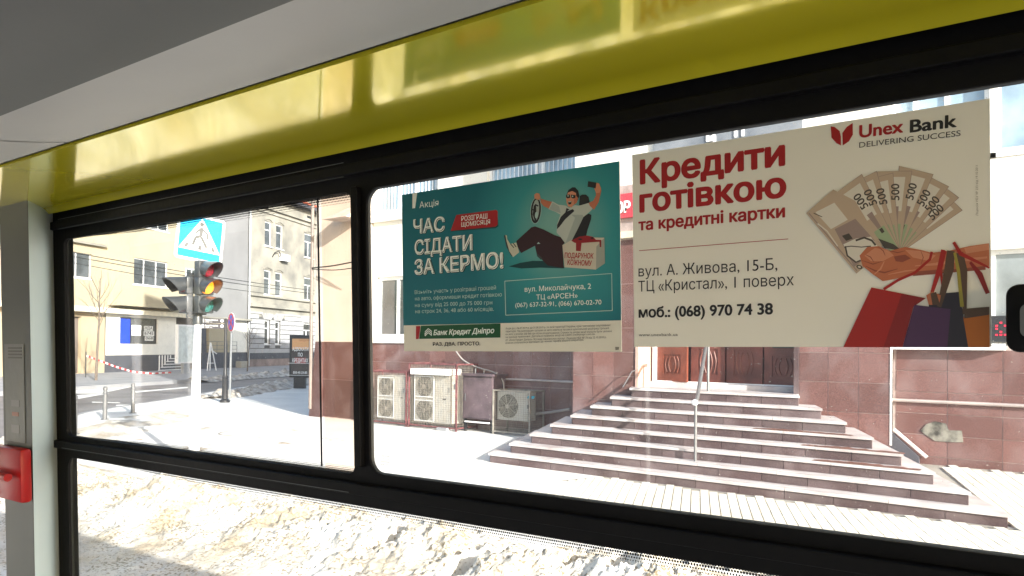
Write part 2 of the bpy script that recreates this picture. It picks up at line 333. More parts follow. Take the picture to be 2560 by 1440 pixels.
for k, (d_, lx, ly, up) in enumerate(cand):
    MM = SH @ Mp if up else Mp; many.M = MM
    dz = random.uniform(-.001, .002)
    if k < 280: block('paver', m_paver, PAV, (lx, ly, .008+dz), (PL_-.012, PW-.011, .03), MM)
    else: many.box(lx-PL_/2+.006, lx+PL_/2-.006, ly-PW/2+.0055, ly+PW/2-.0055, -.007, .023+dz)
tag(setp(many.build('paver_field', m_paver), PAV), kind='stuff')

# ============================================================ MAIN BUILDING (red granite plinth, white render)
YB, YR, YP, YR2 = 13.2, 13.75, 12.2, 12.42
XC, XB, XP0, XP1 = -16.45, FY(890, 900, 13.2).x, -7.6, -2.12
H = 17.2; ZG = 2.02
mb_ = thing('office_building', (-8, 12.2, 0), 'white office building with red granite plinth and entrance portal behind the stairs', 'building')
TH = .03
ZW = FY(960, 532, YR).z
def fz(x, y, Y): return FY(x, y, Y)
# windows by plane
def fwin(x0, x1, y0, y1, Y):                 # pixel box -> wall rectangle (uses the mid column/row)
    a = FY(x0, (y0+y1)/2, Y).x; b = FY(x1, (y0+y1)/2, Y).x; zt = FY((x0+x1)/2, y0, Y).z; zb = FY((x0+x1)/2, y1, Y).z
    return a, b, zb, zt
WA = (FY(940, 500, YR).x, FY(1094, 480, YR).x, ZW, ZW+2.1)
WBp = (FY(1218, 420, YR).x, FY(1486, 410, YR).x, ZW, ZW+2.1)
WC = (FY(940, 770, YR).x, FY(1075, 770, YR).x, ZG+.12, FY(960, 692, YR).z)
zr = FY(2500, 380, YR2).z
WD = (FY(2200, 250, YR2).x, FY(2474, 240, YR2).x, zr, zr+2.1)
WE = (FY(2486, 300, YR2).x, FY(2486, 300, YR2).x+3.4, zr, zr+2.1)
WF = (XP1+.06, FY(2700, 700, YR2).x, ZG, FY(2520, 622, YR2).z)
w = MB()
wall(w, XB, XP0+.3, ZG, H, YR, [WA, WBp, WC]); wall(w, XP1+.001, 16, ZG, H, YR2, [WD, WE, WF])
w.box(XC, 16, YR+.6, YR+12, H-.3, H); 
w.build('wall', m_white, mb_)
w = MB()
wall(w, XC, XB, ZG, H, YB, []); w.quad((XC, YB, ZG), (XC, YB+30, ZG), (XC, YB+30, H), (XC, YB, H)); w.quad((XB, YB, ZG), (XB, YR+.1, ZG), (XB, YR+.1, H), (XB, YB, H))
w.build('wall', m_peach, mb_, label='peach rendered corner wall at the left end')
# portal upper body
ZPT = FY(1565, 600, YP).z
w = MB(); w.box(XP0, XP1, YP+.002, YR+.2, 4.9, H); w.build('wall', m_white, mb_)
w = MB(); w.box(XP0+.02, FY(1590, 900, YP).x, YP+.003, YR+.2, 0, 4.9); w.box(FY(1996, 900, YP).x, XP1-.02, YP+.003, YR+.2, 0, 4.9); w.box(FY(1590, 900, YP).x, FY(1996, 900, YP).x, YP+.003, YR, ZPT-.55, 4.9)
w.build('portal', m_grout, mb_)
w = MB(); w.box(XB, XP0+.3, YR-.003, YR+.25, 0, ZG); w.box(XP1+.0, 16, YR2-.003, YR2+.25, 0, ZG); w.box(XC+.1, XB-.03, YB+.003, YB+.3, 0, ZG); w.quad((XC+.02, YB+.05, 0), (XC+.02, YB+30, 0), (XC+.02, YB+30, ZG), (XC+.02, YB+.05, ZG))
w.build('plinth', m_grout, mb_)
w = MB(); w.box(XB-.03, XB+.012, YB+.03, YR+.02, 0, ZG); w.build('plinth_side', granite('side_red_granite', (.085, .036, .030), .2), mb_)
# ledges
w = MB(); w.box(XB+.02, XP0+.2, YR-.12, YR-.002, ZW-.24, ZW-.12); w.build('ledge', m_white, mb_)
w = MB(); w.box(XP0-.1, XP1+.1, YP-.12, YP+.02, ZPT+.02, ZPT+.14); w.build('ledge', pm('beige_stone', (.62, .55, .42), .8), mb_)
w = MB(); w.box(XB+.02, XP0+.02, YR-.06, YR-.004, ZG-.02, ZG+.05); w.build('ledge', m_plast, mb_)
w = MB(); w.box(XP1+.01, FY(2514, 875, YR2).x, YR2-.16, YR2-.002, ZG-.06, ZG+.03); w.build('ledge', m_plast, mb_)
# granite tiles
def tiles(x0, x1, z0, z1, Y, tw, th, mat, skip=None, th_=TH, name='granite_tile'):
    nx = max(1, round((x1-x0)/tw)); nz = max(1, round((z1-z0)/th)); dx = (x1-x0)/nx; dz = (z1-z0)/nz
    for i in range(nx):
        for j in range(nz):
            cx, cz = x0+(i+.5)*dx, z0+(j+.5)*dz
            if skip and skip(cx, cz): continue
            block(name, mat, mb_, (cx, Y+TH/2-.004+random.uniform(-.002, .002), cz), (dx-.009, TH, dz-.009))
tiles(XB+.02, XP0-.0, .1, ZG-.03, YR-.006, .52, .48, m_gran)
tiles(XP0, FY(1588, 900, YP).x, .1, 2.3, YP, .42, .42, m_gran)
tiles(XP0, FY(1588, 900, YP).x, 2.3, ZPT, YP, .66, .8, m_gran)
tiles(FY(1998, 900, YP).x, XP1, .1, 2.35, YP, .46, .45, m_gran)
tiles(XP1+.04, 2.6, .10, ZG-.06, YR2-.006, .66, .315, m_gran)
m_gran3 = granite('dark_red_granite', (.085, .036, .030), .2)
tiles(XC+.36, XB, .02, ZG-.0, YB, 1.05, .98, m_gran3)
# leftmost plinth pier bulging a little at its foot
w = MB(); w.add([(XC-.1, YB-.10, 0), (XC+.35, YB-.10, 0), (XC+.35, YB+.3, 0), (XC-.1, YB+.3, 0), (XC+.05, YB-.03, ZG), (XC+.35, YB-.03, ZG), (XC+.35, YB+.3, ZG), (XC+.05, YB+.3, ZG)],
     [(0, 3, 2, 1), (4, 5, 6, 7), (0, 1, 5, 4), (1, 2, 6, 5), (2, 3, 7, 6), (3, 0, 4, 7)]); w.build('corner_pier', m_gran3, mb_)
# windows of it
for Wn, cols, gm in ((WA, (.36, .62), m_glas_b), (WBp, (.46, .52), m_glas_b), (WD, (.33, .62), m_glas_b), (WE, (.5,), m_glas_b)):
    o = win(mb_, None, *Wn[:4], (YR if Wn in (WA, WBp) else YR2)+.12, cols, m_plast, gm, sill=.14)
    q = MB()                                  # vertical blinds behind the glass show as thin strips
    if Wn in (WA, WBp):
        x = Wn[0]+.1
        while x < Wn[1]-.1: q.box(x, x+.02, YR+.105, YR+.122, Wn[2]+.08, Wn[3]-.08); x += .12
        bl = q.build('blind', pm('blind_fabric', (.75, .80, .85), .8)); bl.parent = o
win(mb_, None, *WC, YR+.12, (.37, .70), m_plast, m_glas_d, sill=.14, fw=.09)
win(mb_, None, *WF, YR2+.12, (.26, .55, .8), m_plast, m_glas_g, sill=.12, fw=.06)
# white vertical trim at the right edge of the portal
w = MB(); w.box(XP1-.002, XP1+.02, YP-.012, YP+.03, 0.55, ZG+.05); w.build('corner_trim', m_plast, mb_)
# horizontal pipes / rails fixed to the plinth
for (x0, x1, z, Y) in ((FY(1265, 945, YR).x, XP0-.02, FY(1350, 951, YR).z, YR-.05), (XP1+.0, 2.9, FY(2400, 1007, YR2).z, YR2-.05)):
    w = MB(); w.tube([(x0, Y, z), (x1, Y, z)], .025); w.build('plinth_rail', pm('pipe_grey', (.42, .36, .34), .6), mb_, smooth=True)
# repair patch of cement on the right plinth
w = MB(); pc = FY(2352, 1080, YR2-.02)
w.prism([(pc.x+a*.62, pc.z+b*.62) for a, b in ((-.42, 0), (-.3, .16), (-.12, .24), (.1, .2), (.16, .05), (.42, .06), (.45, -.2), (.2, -.22), (-.12, -.22), (-.3, -.1))], YR2-.022, YR2-.005)
w.build('cement_patch', pm('cement', (.20, .19, .16), .9, .5, 9), mb_)
# downpipe at the left corner
w = MB(); x = XC-.02; w.tube([(x, YB-.12, .2), (x, YB-.12, 9)], .045); tag(setp(w.build('downpipe', pm('pipe_brown', (.20, .16, .14), .5), smooth=True), mb_))
# door recess
DX0, DX1, DZ = FY(1590, 900, YP).x, FY(1997, 900, YP).x, 1.24
w = MB(); w.box(DX0, DX1, YP-.02, YP+.62, DZ-.2, DZ+.0); w.box(DX0+.06, DX1-.12, YP+.30, YP+.62, DZ+.001, DZ+.09); w.build('threshold', m_tread, mb_)
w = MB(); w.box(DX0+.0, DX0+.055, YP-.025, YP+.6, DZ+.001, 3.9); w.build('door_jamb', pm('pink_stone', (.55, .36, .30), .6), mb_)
w = MB(); w.box(DX1-.07, DX1, YP-.02, YP+.6, DZ+.001, 3.9); w.build('door_jamb', m_riser, mb_)  # shade on this jamb is put in by the darker stone colour
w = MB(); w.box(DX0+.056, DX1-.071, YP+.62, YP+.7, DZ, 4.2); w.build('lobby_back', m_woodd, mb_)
# door frame and leaves
YD = YP+.50; z0 = DZ+.10; x0d, x1d = DX0+.15, DX1-.08
w = MB(); w.box(x0d-.05, x0d+.02, YD-.04, YD+.08, z0, 3.6); w.box(x1d-.02, x1d+.0, YD-.04, YD+.08, z0, 3.6); w.box(x0d-.05, x1d, YD-.05, YD+.1, z0-.03, z0+.01); w.build('door_frame', m_plast, mb_)
lw_ = (x1d-x0d)/4
for k in range(4):
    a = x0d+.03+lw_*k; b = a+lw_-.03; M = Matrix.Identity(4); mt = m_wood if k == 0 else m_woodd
    if k == 0: M = Matrix.Translation((a, YD, 0)) @ Matrix.Rotation(R(-9), 4, 'Z') @ Matrix.Translation((-a, -YD, 0))
    gz0 = z0+(.62 if k in (0, 3) else .72)
    d = MB(M); st = .13
    d.box(a, a+st, YD, YD+.05, z0, 3.4); d.box(b-st, b, YD, YD+.05, z0, 3.4); d.box(a+st, b-st, YD, YD+.05, z0, z0+.14); d.box(a+st, b-st, YD, YD+.05, gz0-.13, gz0); d.box(a+st, b-st, YD, YD+.05, 3.2, 3.4)
    d.box(a+st, b-st, YD+.018, YD+.035, z0+.14, gz0-.13)
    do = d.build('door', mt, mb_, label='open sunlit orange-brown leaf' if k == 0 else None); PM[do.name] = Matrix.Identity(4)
    q = MB(M); q.box(a+st, b-st, YD+.02, YD+.03, gz0, 3.2); o = q.build('door_glass', m_glas_d); o.parent = do
    q = MB(M)
    for s_ in range(4):                        # curved slats of the lower panel
        xx = a+st+.04+(b-a-2*st-.08)*(s_+.5)/4; pts = [(xx+.05*math.sin(t*math.pi)*(1 if s_ > 1 else -1)*.8, YD+.012, z0+.17+(gz0-z0-.34)*t) for t in [i/6 for i in range(7)]]
        q.tube(pts, .013, 6)
    o = q.build('door_slats', mt); o.parent = do; tag(o, kind='stuff')
# sign boards over the portal
sgn = thing('shop_sign', ((XP0+XP1)/2, YP-.05, 4.3), 'long red sign board with white letters over the entrance, mostly hidden by posters', 'sign')
z0s, z1s = FY(1565, 546, YP).z, FY(1565, 486, YP).z
w = MB(); w.box(XP0+.1, XP1-.2, YP-.08, YP-.01, z0s, z1s); w.build('board', flat('sign_red', (.50, .05, .07), .5), sgn)
def fill_outlines(me, extr=0.0):
    """glyph outlines -> faces; every outer outline is filled by itself with the holes that lie inside it"""
    from mathutils.geometry import tessellate_polygon
    nb = {}
    for e in me.edges: a, b = e.vertices; nb.setdefault(a, []).append(b); nb.setdefault(b, []).append(a)
    co = [Vector((v.co.x*.025, v.co.y*.025, 0)) for v in me.vertices]; seen = set(); loops = []
    for v0 in range(len(co)):
        if v0 in seen or v0 not in nb: continue
        lp = [v0]; seen.add(v0); cur = v0+1 if v0+1 in nb[v0] else nb[v0][0]
        while cur not in seen:
            lp.append(cur); seen.add(cur); nx = [q for q in nb[cur] if q not in seen]
            if not nx: break
            cur = nx[0]
        if len(lp) > 2: loops.append([co[q] for q in lp])
    def area(p): return sum(p[i].x*p[(i+1) % len(p)].y-p[(i+1) % len(p)].x*p[i].y for i in range(len(p)))/2
    def inside(q, p):
        c = False
        for i in range(len(p)):
            a, b = p[i], p[i-1]
            if (a.y > q.y) != (b.y > q.y) and q.x < (b.x-a.x)*(q.y-a.y)/(b.y-a.y)+a.x: c = not c
        return c
    ar = [area(l) for l in loops]; outs = []; hole_of = {}
    bb = [(min(p.x for p in l), max(p.x for p in l), min(p.y for p in l), max(p.y for p in l)) for l in loops]
    for k in range(len(loops)):
        c = [o for o in range(len(loops)) if o != k and bb[o][0] <= bb[k][0] and bb[o][1] >= bb[k][1] and bb[o][2] <= bb[k][2] and bb[o][3] >= bb[k][3] and abs(ar[o]) > abs(ar[k]) and all(inside(q, loops[o]) for q in loops[k][::3])]
        c = min(c, key=lambda o: abs(ar[o])) if c else None
        if c is None or ar[c]*ar[k] > 0: outs.append(k)
        else: hole_of[k] = c
    holes = {k: [h for h in hole_of if hole_of[h] == k] for k in outs}
    V_, F_ = [], []
    for n_, o in enumerate(outs):
        polys = [loops[o]]+[loops[h] for h in holes[o]]; flat_ = [p for q in polys for p in q]; tr = tessellate_polygon(polys); k = len(V_)
        z = (n_ % 5)*3e-6
        V_ += [(p.x, p.y, z+extr) for p in flat_]; F_ += [[q+k for q in t] for t in tr]
        if extr:
            k2 = len(V_); V_ += [(p.x, p.y, -extr) for p in flat_]; st_ = 0
            for q in polys:
                m = len(q); F_ += [[k+st_+a, k+st_+(a+1) % m, k2+st_+(a+1) % m, k2+st_+a] for a in range(m)]; st_ += m
    out = bpy.data.meshes.new('text'); out.from_pydata(V_, [], F_); return out
def text_mesh(body, name, mat, M, height=None, width=None, bold=0.0, shear=0.0, align='LEFT', extr=0.0, parent=None, spacing=1.0):
    """text converted to mesh; M maps (x right, y up) text plane; fitted to cap height and width"""
    cu = bpy.data.curves.new(name, 'FONT'); cu.size = 40; cu.shear = shear; cu.space_character = spacing
    o = bpy.data.objects.new(name, cu); cap = .729
    cu.body = body; cu.resolution_u = 4; cu.fill_mode = 'NONE'
    me = bpy.data.meshes.new_from_object(o); bpy.data.objects.remove(o)
    if not len(me.vertices): return None
    me = fill_outlines(me, extr)
    if bold:                                  # heavier strokes: shifted copies a hair apart in depth
        vs = [v.co.copy() for v in me.vertices]; fs = [list(p.vertices) for p in me.polygons]; V_ = []; F_ = []
        for i, (dx, dy) in enumerate(((0, 0), (bold, 0), (-bold, 0), (bold*.6, bold*.7), (-bold*.6, -bold*.7), (bold*.6, -bold*.7), (-bold*.6, bold*.7))):
            k = len(V_); V_ += [(v.x+dx, v.y+dy, v.z+i*1.6e-5) for v in vs]; F_ += [[q+k for q in f] for f in fs]
        me = bpy.data.meshes.new(name); me.from_pydata(V_, [], F_)
    xs = [v.co.x for v in me.vertices]
    a, b = min(xs), max(xs); sy = height/cap; sx = (width/(b-a)) if width else sy
    sh = -a if align == 'LEFT' else (-(a+b)/2)
    me.transform(Matrix.Diagonal((sx, sy, 1, 1)) @ Matrix.Translation((sh, 0, 0)))
    me.transform(M); me.materials.clear(); me.materials.append(mat); me.name = name
    ob = bpy.data.objects.new(name, me); COL.objects.link(ob); setp(ob, parent); return ob
def facing(x, y, z, rz=0.0): return Matrix.Translation((x, y, z)) @ Matrix.Rotation(rz, 4, 'Z') @ Matrix.Rotation(R(90), 4, 'X')
m_letter = flat('letter_white', (.85, .85, .85), .5)
xo = FY(1548, 520, YP).x
zb, zt = FY(1565, 531, YP-.08).z, FY(1565, 503, YP-.08).z
text_mesh('ОР', 'letters', m_letter, facing(xo-.02, YP-.083, zb), height=zt-zb, width=FY(1581, 517, YP).x-xo+.02, bold=.03, extr=.02, parent=sgn)
sg2 = thing('stone_sign', (-4.7, YP-.04, 5.2), 'dark blue-grey stone band with white block letters above the red sign', 'sign')
bx0, bx1 = FY(1637, 360, YP).x, FY(2008, 330, YP).x
w = MB(); w.box(bx0, bx1, YP-.05, YP-.001, 5.15, 7.0); w.build('board', pm('blue_stone', (.13, .15, .18), .6, .4, 2.5, .2, col2=(.24, .26, .29), patch=.5), sg2)
for xx, yy, ch in ((1765, 352, 'Ц'), (1835, 341, 'П'), (1700, 362, '')):
    if not ch: continue
    P_ = FY(xx, yy, YP-.06); text_mesh(ch, 'letters', m_letter, facing(P_.x, YP-.052, P_.z), height=.45, width=.17, bold=.05, extr=.015, parent=sg2)
# LED sign in the right shop window
led = thing('led_sign', (FY(2500, 855, YR2).x, YR2, ZG), 'small LED display with red text in the right shop window', 'sign')
a, b = FY(2465, 842, YR2).x, FY(2560, 842, YR2).x
w = MB(); w.box(a, b, YR2-.0, YR2+.06, ZG+.06, ZG+.42); w.build('panel', m_black, led)
w = MB()
for i in range(26):
    for j in range(7):
        if random.random() < .45: x = a+.06+i*.05; z = ZG+.1+j*.042; w.box(x, x+.03, YR2-.006, YR2-.001, z, z+.025)
tag(w.build('diodes', flat('led_red', (.6, .01, .03), .4, emit=(1, .02, .1), es=.25), led), kind='stuff')

# ============================================================ STAIRS
y0, t, h, xl, xr, tl, tr = 9.886, .2662, .155, -7.813, -.511, .2357, .3955
st = thing('entrance_steps', (-4.2, 9.9, 0), 'broad snow-dusted red granite staircase rising in eight steps to the doors', 'staircase')
YE = YP-.004
def spans(a, b, L_):
    n_ = max(1, round((b-a)/L_)); return [(a+(b-a)*i/n_, a+(b-a)*(i+1)/n_) for i in range(n_)]
SK = math.tan(GA)                              # the side edges run parallel to the cross street
def skx(xe, yf, y): return xe-SK*(y-yf)
core = MB()
for k in range(8):
    a, b, yf = xl+tl*k, xr-tr*k, y0+t*k; yc = YE-.01*k
    core.slab([(a+.05, yf+.05), (b-.05, yf+.05), (skx(b-.05, yf, yc), yc), (skx(a+.05, yf, yc), yc)], h*k+.001 if k else 0, h*(k+1)-.036)
core.build('core', m_grout, st)
for k in range(8):
    a, b, yf, zt_ = xl+tl*k, xr-tr*k, y0+t*k, h*(k+1); dp = .34 if k < 7 else .44
    sp_l = spans(a, b, 1.15 if k % 2 else 1.3)
    for i, (p, q) in enumerate(sp_l):
        dz = random.uniform(-.0015, .0015)
        if i in (0, len(sp_l)-1):
            w = MB(); w.slab([(p+.003, yf), (q-.003, yf), (skx(q, yf, yf+dp) if i else q-.003, yf+dp), (skx(p, yf, yf+dp) if not i else p+.003, yf+dp)], zt_-.035+dz, zt_+dz); w.build('tread_slab', m_tread, st)
        else: block('tread_slab', m_tread, st, ((p+q)/2, yf+dp/2, zt_-.0175+dz), (q-p-.006, dp, .035))
    for i, (p, q) in enumerate(spans(a+.03, b-.03, .62)):
        block('riser_slab', m_riser, st, ((p+q)/2, yf+.04, h*k+(h-.035)/2), (q-p-.007, .03, h-.038))
    for sg_, xe, tw in ((-1, a, tl+SK*t), (1, b, tr-SK*t)):     # side treads and risers
        for p, q in spans(yf+dp+.003, YE-.01, .9):
            if q-p < .1: continue
            wd_ = tw+.08 if k < 7 else .3
            w = MB(); w.slab([(skx(xe, yf, p), p), (skx(xe-sg_*wd_, yf, p), p), (skx(xe-sg_*wd_, yf, q-.006), q-.006), (skx(xe, yf, q-.006), q-.006)], zt_-.036, zt_-.001); w.build('side_tread', m_tread, st)
        for p, q in spans(yf+.06, YE-.01, .7):
            w = MB(); w.slab([(skx(xe-sg_*.02, yf, p), p), (skx(xe-sg_*.055, yf, p), p), (skx(xe-sg_*.055, yf, q-.007), q-.007), (skx(xe-sg_*.02, yf, q-.007), q-.007)], h*k+.001, h*(k+1)-.038); w.build('side_riser', m_riser, st)
# bare brown patches where the snow is trodden off
w = MB(); random.seed(3)
for k, (pa, pb) in ((3, (2000, 2260)), (2, (2030, 2300)), (4, (1880, 2130))):
    yf = y0+t*k+.01; zt_ = h*(k+1)+.004; xa, xb = FY(pa, 1120, yf).x, FY(pb, 1130, yf).x; pts = []
    n_ = 18
    for i in range(n_+1): pts.append((xa+(xb-xa)*i/n_, yf, zt_))
    for i in range(n_, -1, -1): pts.append((xa+(xb-xa)*i/n_, yf+.10+random.uniform(.03, .16)*math.sin(math.pi*(i+.3)/(n_+.6))**.5, zt_))
    w.poly(pts)
w.build('bare_patches', pm('bare_granite', (.20, .085, .06), .5, .2, 5), st)
# handrail
hr = thing('handrail', (-4.32, 10.35, .31), 'steel handrail on two posts in the middle of the stairs', 'handrail')
xh = G(1756, 1148, .31).x; yh = 10.33; xh2 = FY(1771, 870, 11.85).x
w = MB(); w.tube([(xh, yh, .31), (xh, yh, 1.18)], [.022]*2, 10); w.build('post', m_steel, hr, smooth=True)
w = MB(); w.tube([(xh2, 11.85, 1.24), (xh2, 11.85, 2.12)], .022, 10); w.build('post', m_steel, hr, smooth=True)
w = MB(); w.tube([(xh, yh-.06, 1.15), (xh, yh+.05, 1.21), (xh2, 11.8, 2.13), (xh2, 12.0, 2.16)], .028, 10); w.build('rail', m_steel, hr, smooth=True)
w = MB(); w.lathe([(.0, -.05), (.04, -.03), (.05, 0), (.04, .03), (0, .05)], (xh, yh-.04, 1.16), 12); w.build('rail_knob', m_plast, hr, smooth=True)
hb = thing('handrail', (DX0+.05, 11.6, 1.24), 'small thin steel rail beside the left door jamb', 'handrail')
w = MB(); w.tube([(DX0-.08, 11.86, 1.24), (DX0+.0, 12.05, 1.52), (DX0+.01, 12.17, 1.54)], .010, 8); w.build('rail', m_steel, hb, smooth=True)
# sloping ramp rail against the right plinth
rp_ = thing('ramp_cheek', (-2.0, 12.35, 0), 'dark sloping stone ramp cheek behind the right end of the stairs', 'ramp')
w = MB(); A_ = FY(2229, 1078, 12.3); B_ = FY(2297, 1143, 12.3)
w.prism([(A_.x-.02, 0), (A_.x-.02, A_.z), (B_.x, B_.z), (B_.x, 0)], 12.30, 12.395); w.build('cheek', m_dark, rp_)
w = MB(); w.bar((A_.x+.02, 12.35, A_.z+.03), (B_.x+.1, 12.35, B_.z), .05, .04); w.build('coping', m_tread, rp_)

# ============================================================ AIR CONDITIONERS AND CABINET
def ac_unit(x0, x1, yf, z0, z1, dep, fans, label, fan_x=.3, grid=False):
    r = thing('air_conditioner', ((x0+x1)/2, yf, z0), label, 'air conditioner')
    w = MB(); w.box(x0, x1, yf, yf+dep, z0, z1); w.build('casing', m_acw, r, bevel=.008)
    Wd = x1-x0; Hh = z1-z0; cx = x0+Wd*fan_x
    for i in range(fans):
        cz = z0+Hh*((i+.5)/fans); rad = min(Wd*fan_x*.86, Hh/fans*.43)
        q = MB(); q.lathe([(rad, -.012), (rad*1.03, 0), (rad, .004)], (cx, yf-.004, cz), 28, 'y'); fo = q.build('fan_opening', pm('fan_dark', (.10, .10, .08), .7) if 'fan_dark' not in bpy.data.materials else bpy.data.materials['fan_dark'], r, smooth=True); PM[fo.name] = Matrix.Identity(4)
        q = MB()
        for b in range(4):
            a0 = b*math.pi/2+.5; q.prism([(cx+rad*.15*math.cos(a0), cz+rad*.15*math.sin(a0)), (cx+rad*.9*math.cos(a0-.3), cz+rad*.9*math.sin(a0-.3)), (cx+rad*.92*math.cos(a0+.25), cz+rad*.92*math.sin(a0+.25))], yf-.020, yf-.017)
        q.build('fan_blade', pm('blade', (.19, .18, .14), .6) if 'blade' not in bpy.data.materials else bpy.data.materials['blade']).parent = fo
        q = MB()
        for rr in [rad*(.25+.15*s_) for s_ in range(6)]:
            pts = [(cx+rr*math.cos(a), yf-.03, cz+rr*math.sin(a)) for a in [2*math.pi*s_/20 for s_ in range(21)]]; q.tube(pts, .0035, 4, cap=False)
        for s_ in range(8): a = s_*math.pi/4+.2; q.bar((cx+.05*math.cos(a), yf-.032, cz+.05*math.sin(a)), (cx+rad*math.cos(a), yf-.032, cz+rad*math.sin(a)), .007, .007)
        q.lathe([(.045, -.045), (.05, -.03)], (cx, yf, cz), 14, 'y')
        q.build('fan_guard', m_acw if grid else m_grille).parent = fo
    if fans == 2:
        q = MB(); e = .012
        for a in range(2):
            c0, c1 = z0+Hh*a/2+.03, z0+Hh*(a+1)/2-.03
            q.box(x0+.03, cx+Wd*fan_x-.0, yf-.04, yf-.025, c0, c0+e*2); q.box(x0+.03, cx+Wd*fan_x, yf-.04, yf-.025, c1-e*2, c1)
        q.box(x0+.03, x0+.05, yf-.041, yf-.025, z0+.03, z1-.03); q.box(cx+Wd*fan_x-.02, cx+Wd*fan_x, yf-.041, yf-.025, z0+.03, z1-.03); q.build('trim', m_plast, r)
        q = MB(); q.box(x0+Wd*.80, x0+Wd*.88, yf-.012, yf-.001, z0+Hh*.50, z0+Hh*.52); q.build('handle', m_black, r)
    return r
def cage(x0, x1, yf, dep, z1, label, mat, mesh_mat, step=.05, front_mesh=True):
    r = thing('cage', ((x0+x1)/2, yf, 0), label, 'cage', 'steel cages around the air conditioners')
    w = MB(); e = .035
    for x in (x0, x1-e):
        for y in (yf, yf+dep-e): w.box(x, x+e, y, y+e, 0, z1)
    for z in (.05, z1-e):
        w.box(x0+e, x1-e, yf+.002, yf+e-.002, z, z+e-.001); w.box(x0+e, x1-e, yf+dep-e, yf+dep-.002, z, z+e-.001)
        w.box(x0+.002, x0+e-.002, yf+e, yf+dep-e, z, z+e-.001); w.box(x1-e+.002, x1-.002, yf+e, yf+dep-e, z, z+e-.001)
    w.build('frame', mat, r)
    w = MB(); d = .0045
    n_ = int((x1-x0-2*e)/step)
    for i in range(1, n_+1): x = x0+e+i*step; w.box(x, x+d, yf+.012, yf+.012+d, .08, z1-e)
    for j in range(1, int((z1-.1)/step)): z = .08+j*step; w.box(x0+e, x1-e, yf+.018, yf+.018+d, z, z+d)
    for i in range(1, int((dep-2*e)/step)+1): y = yf+e+i*step; w.box(x1-.02, x1-.02+d, y, y+d, .08, z1-e)
    for j in range(1, int((z1-.1)/step)): z = .08+j*step; w.box(x1-.015, x1-.015+d, yf+e, yf+dep-e, z, z+d)
    o = w.build('wire_mesh', mesh_mat, r); tag(o, kind='stuff')
    w = MB(); w.box(x1-e-.03, x1-e, yf-.025, yf-.001, z1*.62, z1*.70); w.build('padlock', m_steel, r)
    return r
YA = 12.92
def fx(px, py=980, Y=YA): return FY(px, py, Y).x
def fzz(px, py, Y=YA): return FY(px, py, Y).z
c1a, c1b = fx(905), fx(1016)
cage(c1a, c1b, YA, .70, fzz(980, 928), 'lower red steel cage at the left around a two-fan unit', m_cage, m_grille)
ac_unit(fx(938), fx(1011), YA+.08, .14, fzz(970, 940), .5, 2, 'left beige two-fan air conditioner inside the lower red cage')
cage(fx(1020), fx(1141), YA, .78, fzz(1080, 908), 'taller red steel cage at the middle around a two-fan unit', m_cage, m_grille)
r_ = ac_unit(fx(1030), fx(1121), YA+.08, .14, fzz(1070, 937), .5, 2, 'middle beige two-fan air conditioner inside the taller red cage', .29)
w = MB(); w.box(fx(1030), fx(1124), YA-.06, YA+.4, fzz(1070, 937)+.005, fzz(1070, 922)); tag(w.build('snow_cover', m_plast), 'white cover board on top of the middle air conditioner', 'board')
w = MB(); w.box(fx(1098), fx(1122), YA-.08, YA+.05, 0, .07); tag(w.build('foot_block', m_pave2), 'small grey block under the taller cage', 'block')
cb = thing('utility_cabinet', (fx(1195), YA+.1, 0), 'dark maroon steel utility cabinet on legs between the air conditioners', 'cabinet')
Yc = YA+.25; xa, xb = fx(1157, 1000, Yc), fx(1231, 1000, Yc); zc0, zc1 = fzz(1190, 1048, Yc), fzz(1190, 940, Yc)
w = MB(); w.box(xa, xb, Yc, Yc+.48, zc0, zc1); w.build('body', m_cab, cb, bevel=.006)
w = MB(); w.box(xa+.03, xb-.03, Yc-.015, Yc-.001, zc0+.03, zc1-.04); dd = w.build('door', m_cab, cb); 
w = MB(); w.box(xa-.04, xb+.04, Yc-.05, Yc+.5, zc1+.001, zc1+.05); w.build('roof', m_cab, cb)
w = MB(); w.box(xa+.08, xa+.10, Yc-.03, Yc-.016, (zc0+zc1)/2-.08, (zc0+zc1)/2+.08); w.build('handle', m_steel, cb)
for x in (xa+.02, xb-.07):
    w = MB(); w.box(x, x+.05, Yc+.03, Yc+.08, 0, zc0-.001); w.build('leg', m_black, cb)
w = MB(); w.box(xa+.08, xb-.08, Yc-.03, Yc+.02, zc0-.08, zc0-.05); w.build('crossbar', m_plast, cb)
for x in (xa+.2, xa+.45): w = MB(); w.tube([(x, Yc+.2, zc1+.05), (x, Yc+.2, zc1+.16)], .012, 6); w.build('insulator', m_steel, cb)
Y3 = 13.42; xa3, xb3 = fx(1240, 1020, Y3-.2), fx(1326, 1020, Y3-.2)
cage(xa3-.06, xb3+.03, Y3-.26, .56, fzz(1280, 975, Y3-.2), 'low grey wire cage at the right around a single-fan unit', m_grille, m_grille, .045)
r3 = ac_unit(xa3, xb3-.1, Y3-.15, fzz(1280, 1052, Y3-.2), fzz(1280, 981, Y3-.2), .3, 1, 'small white single-fan air conditioner with blue mark, in the low wire cage', .36, True)
zc = fzz(1305, 992, Y3-.15)
w = MB(); w.prism([(xa3+.80, zc-.03), (xa3+.98, zc-.03), (xa3+1.02, zc+.03), (xa3+.84, zc+.03)], Y3-.156, Y3-.152); w.build('blue_mark', flat('cyan_paint', (.03, .35, .5), .4), r3)
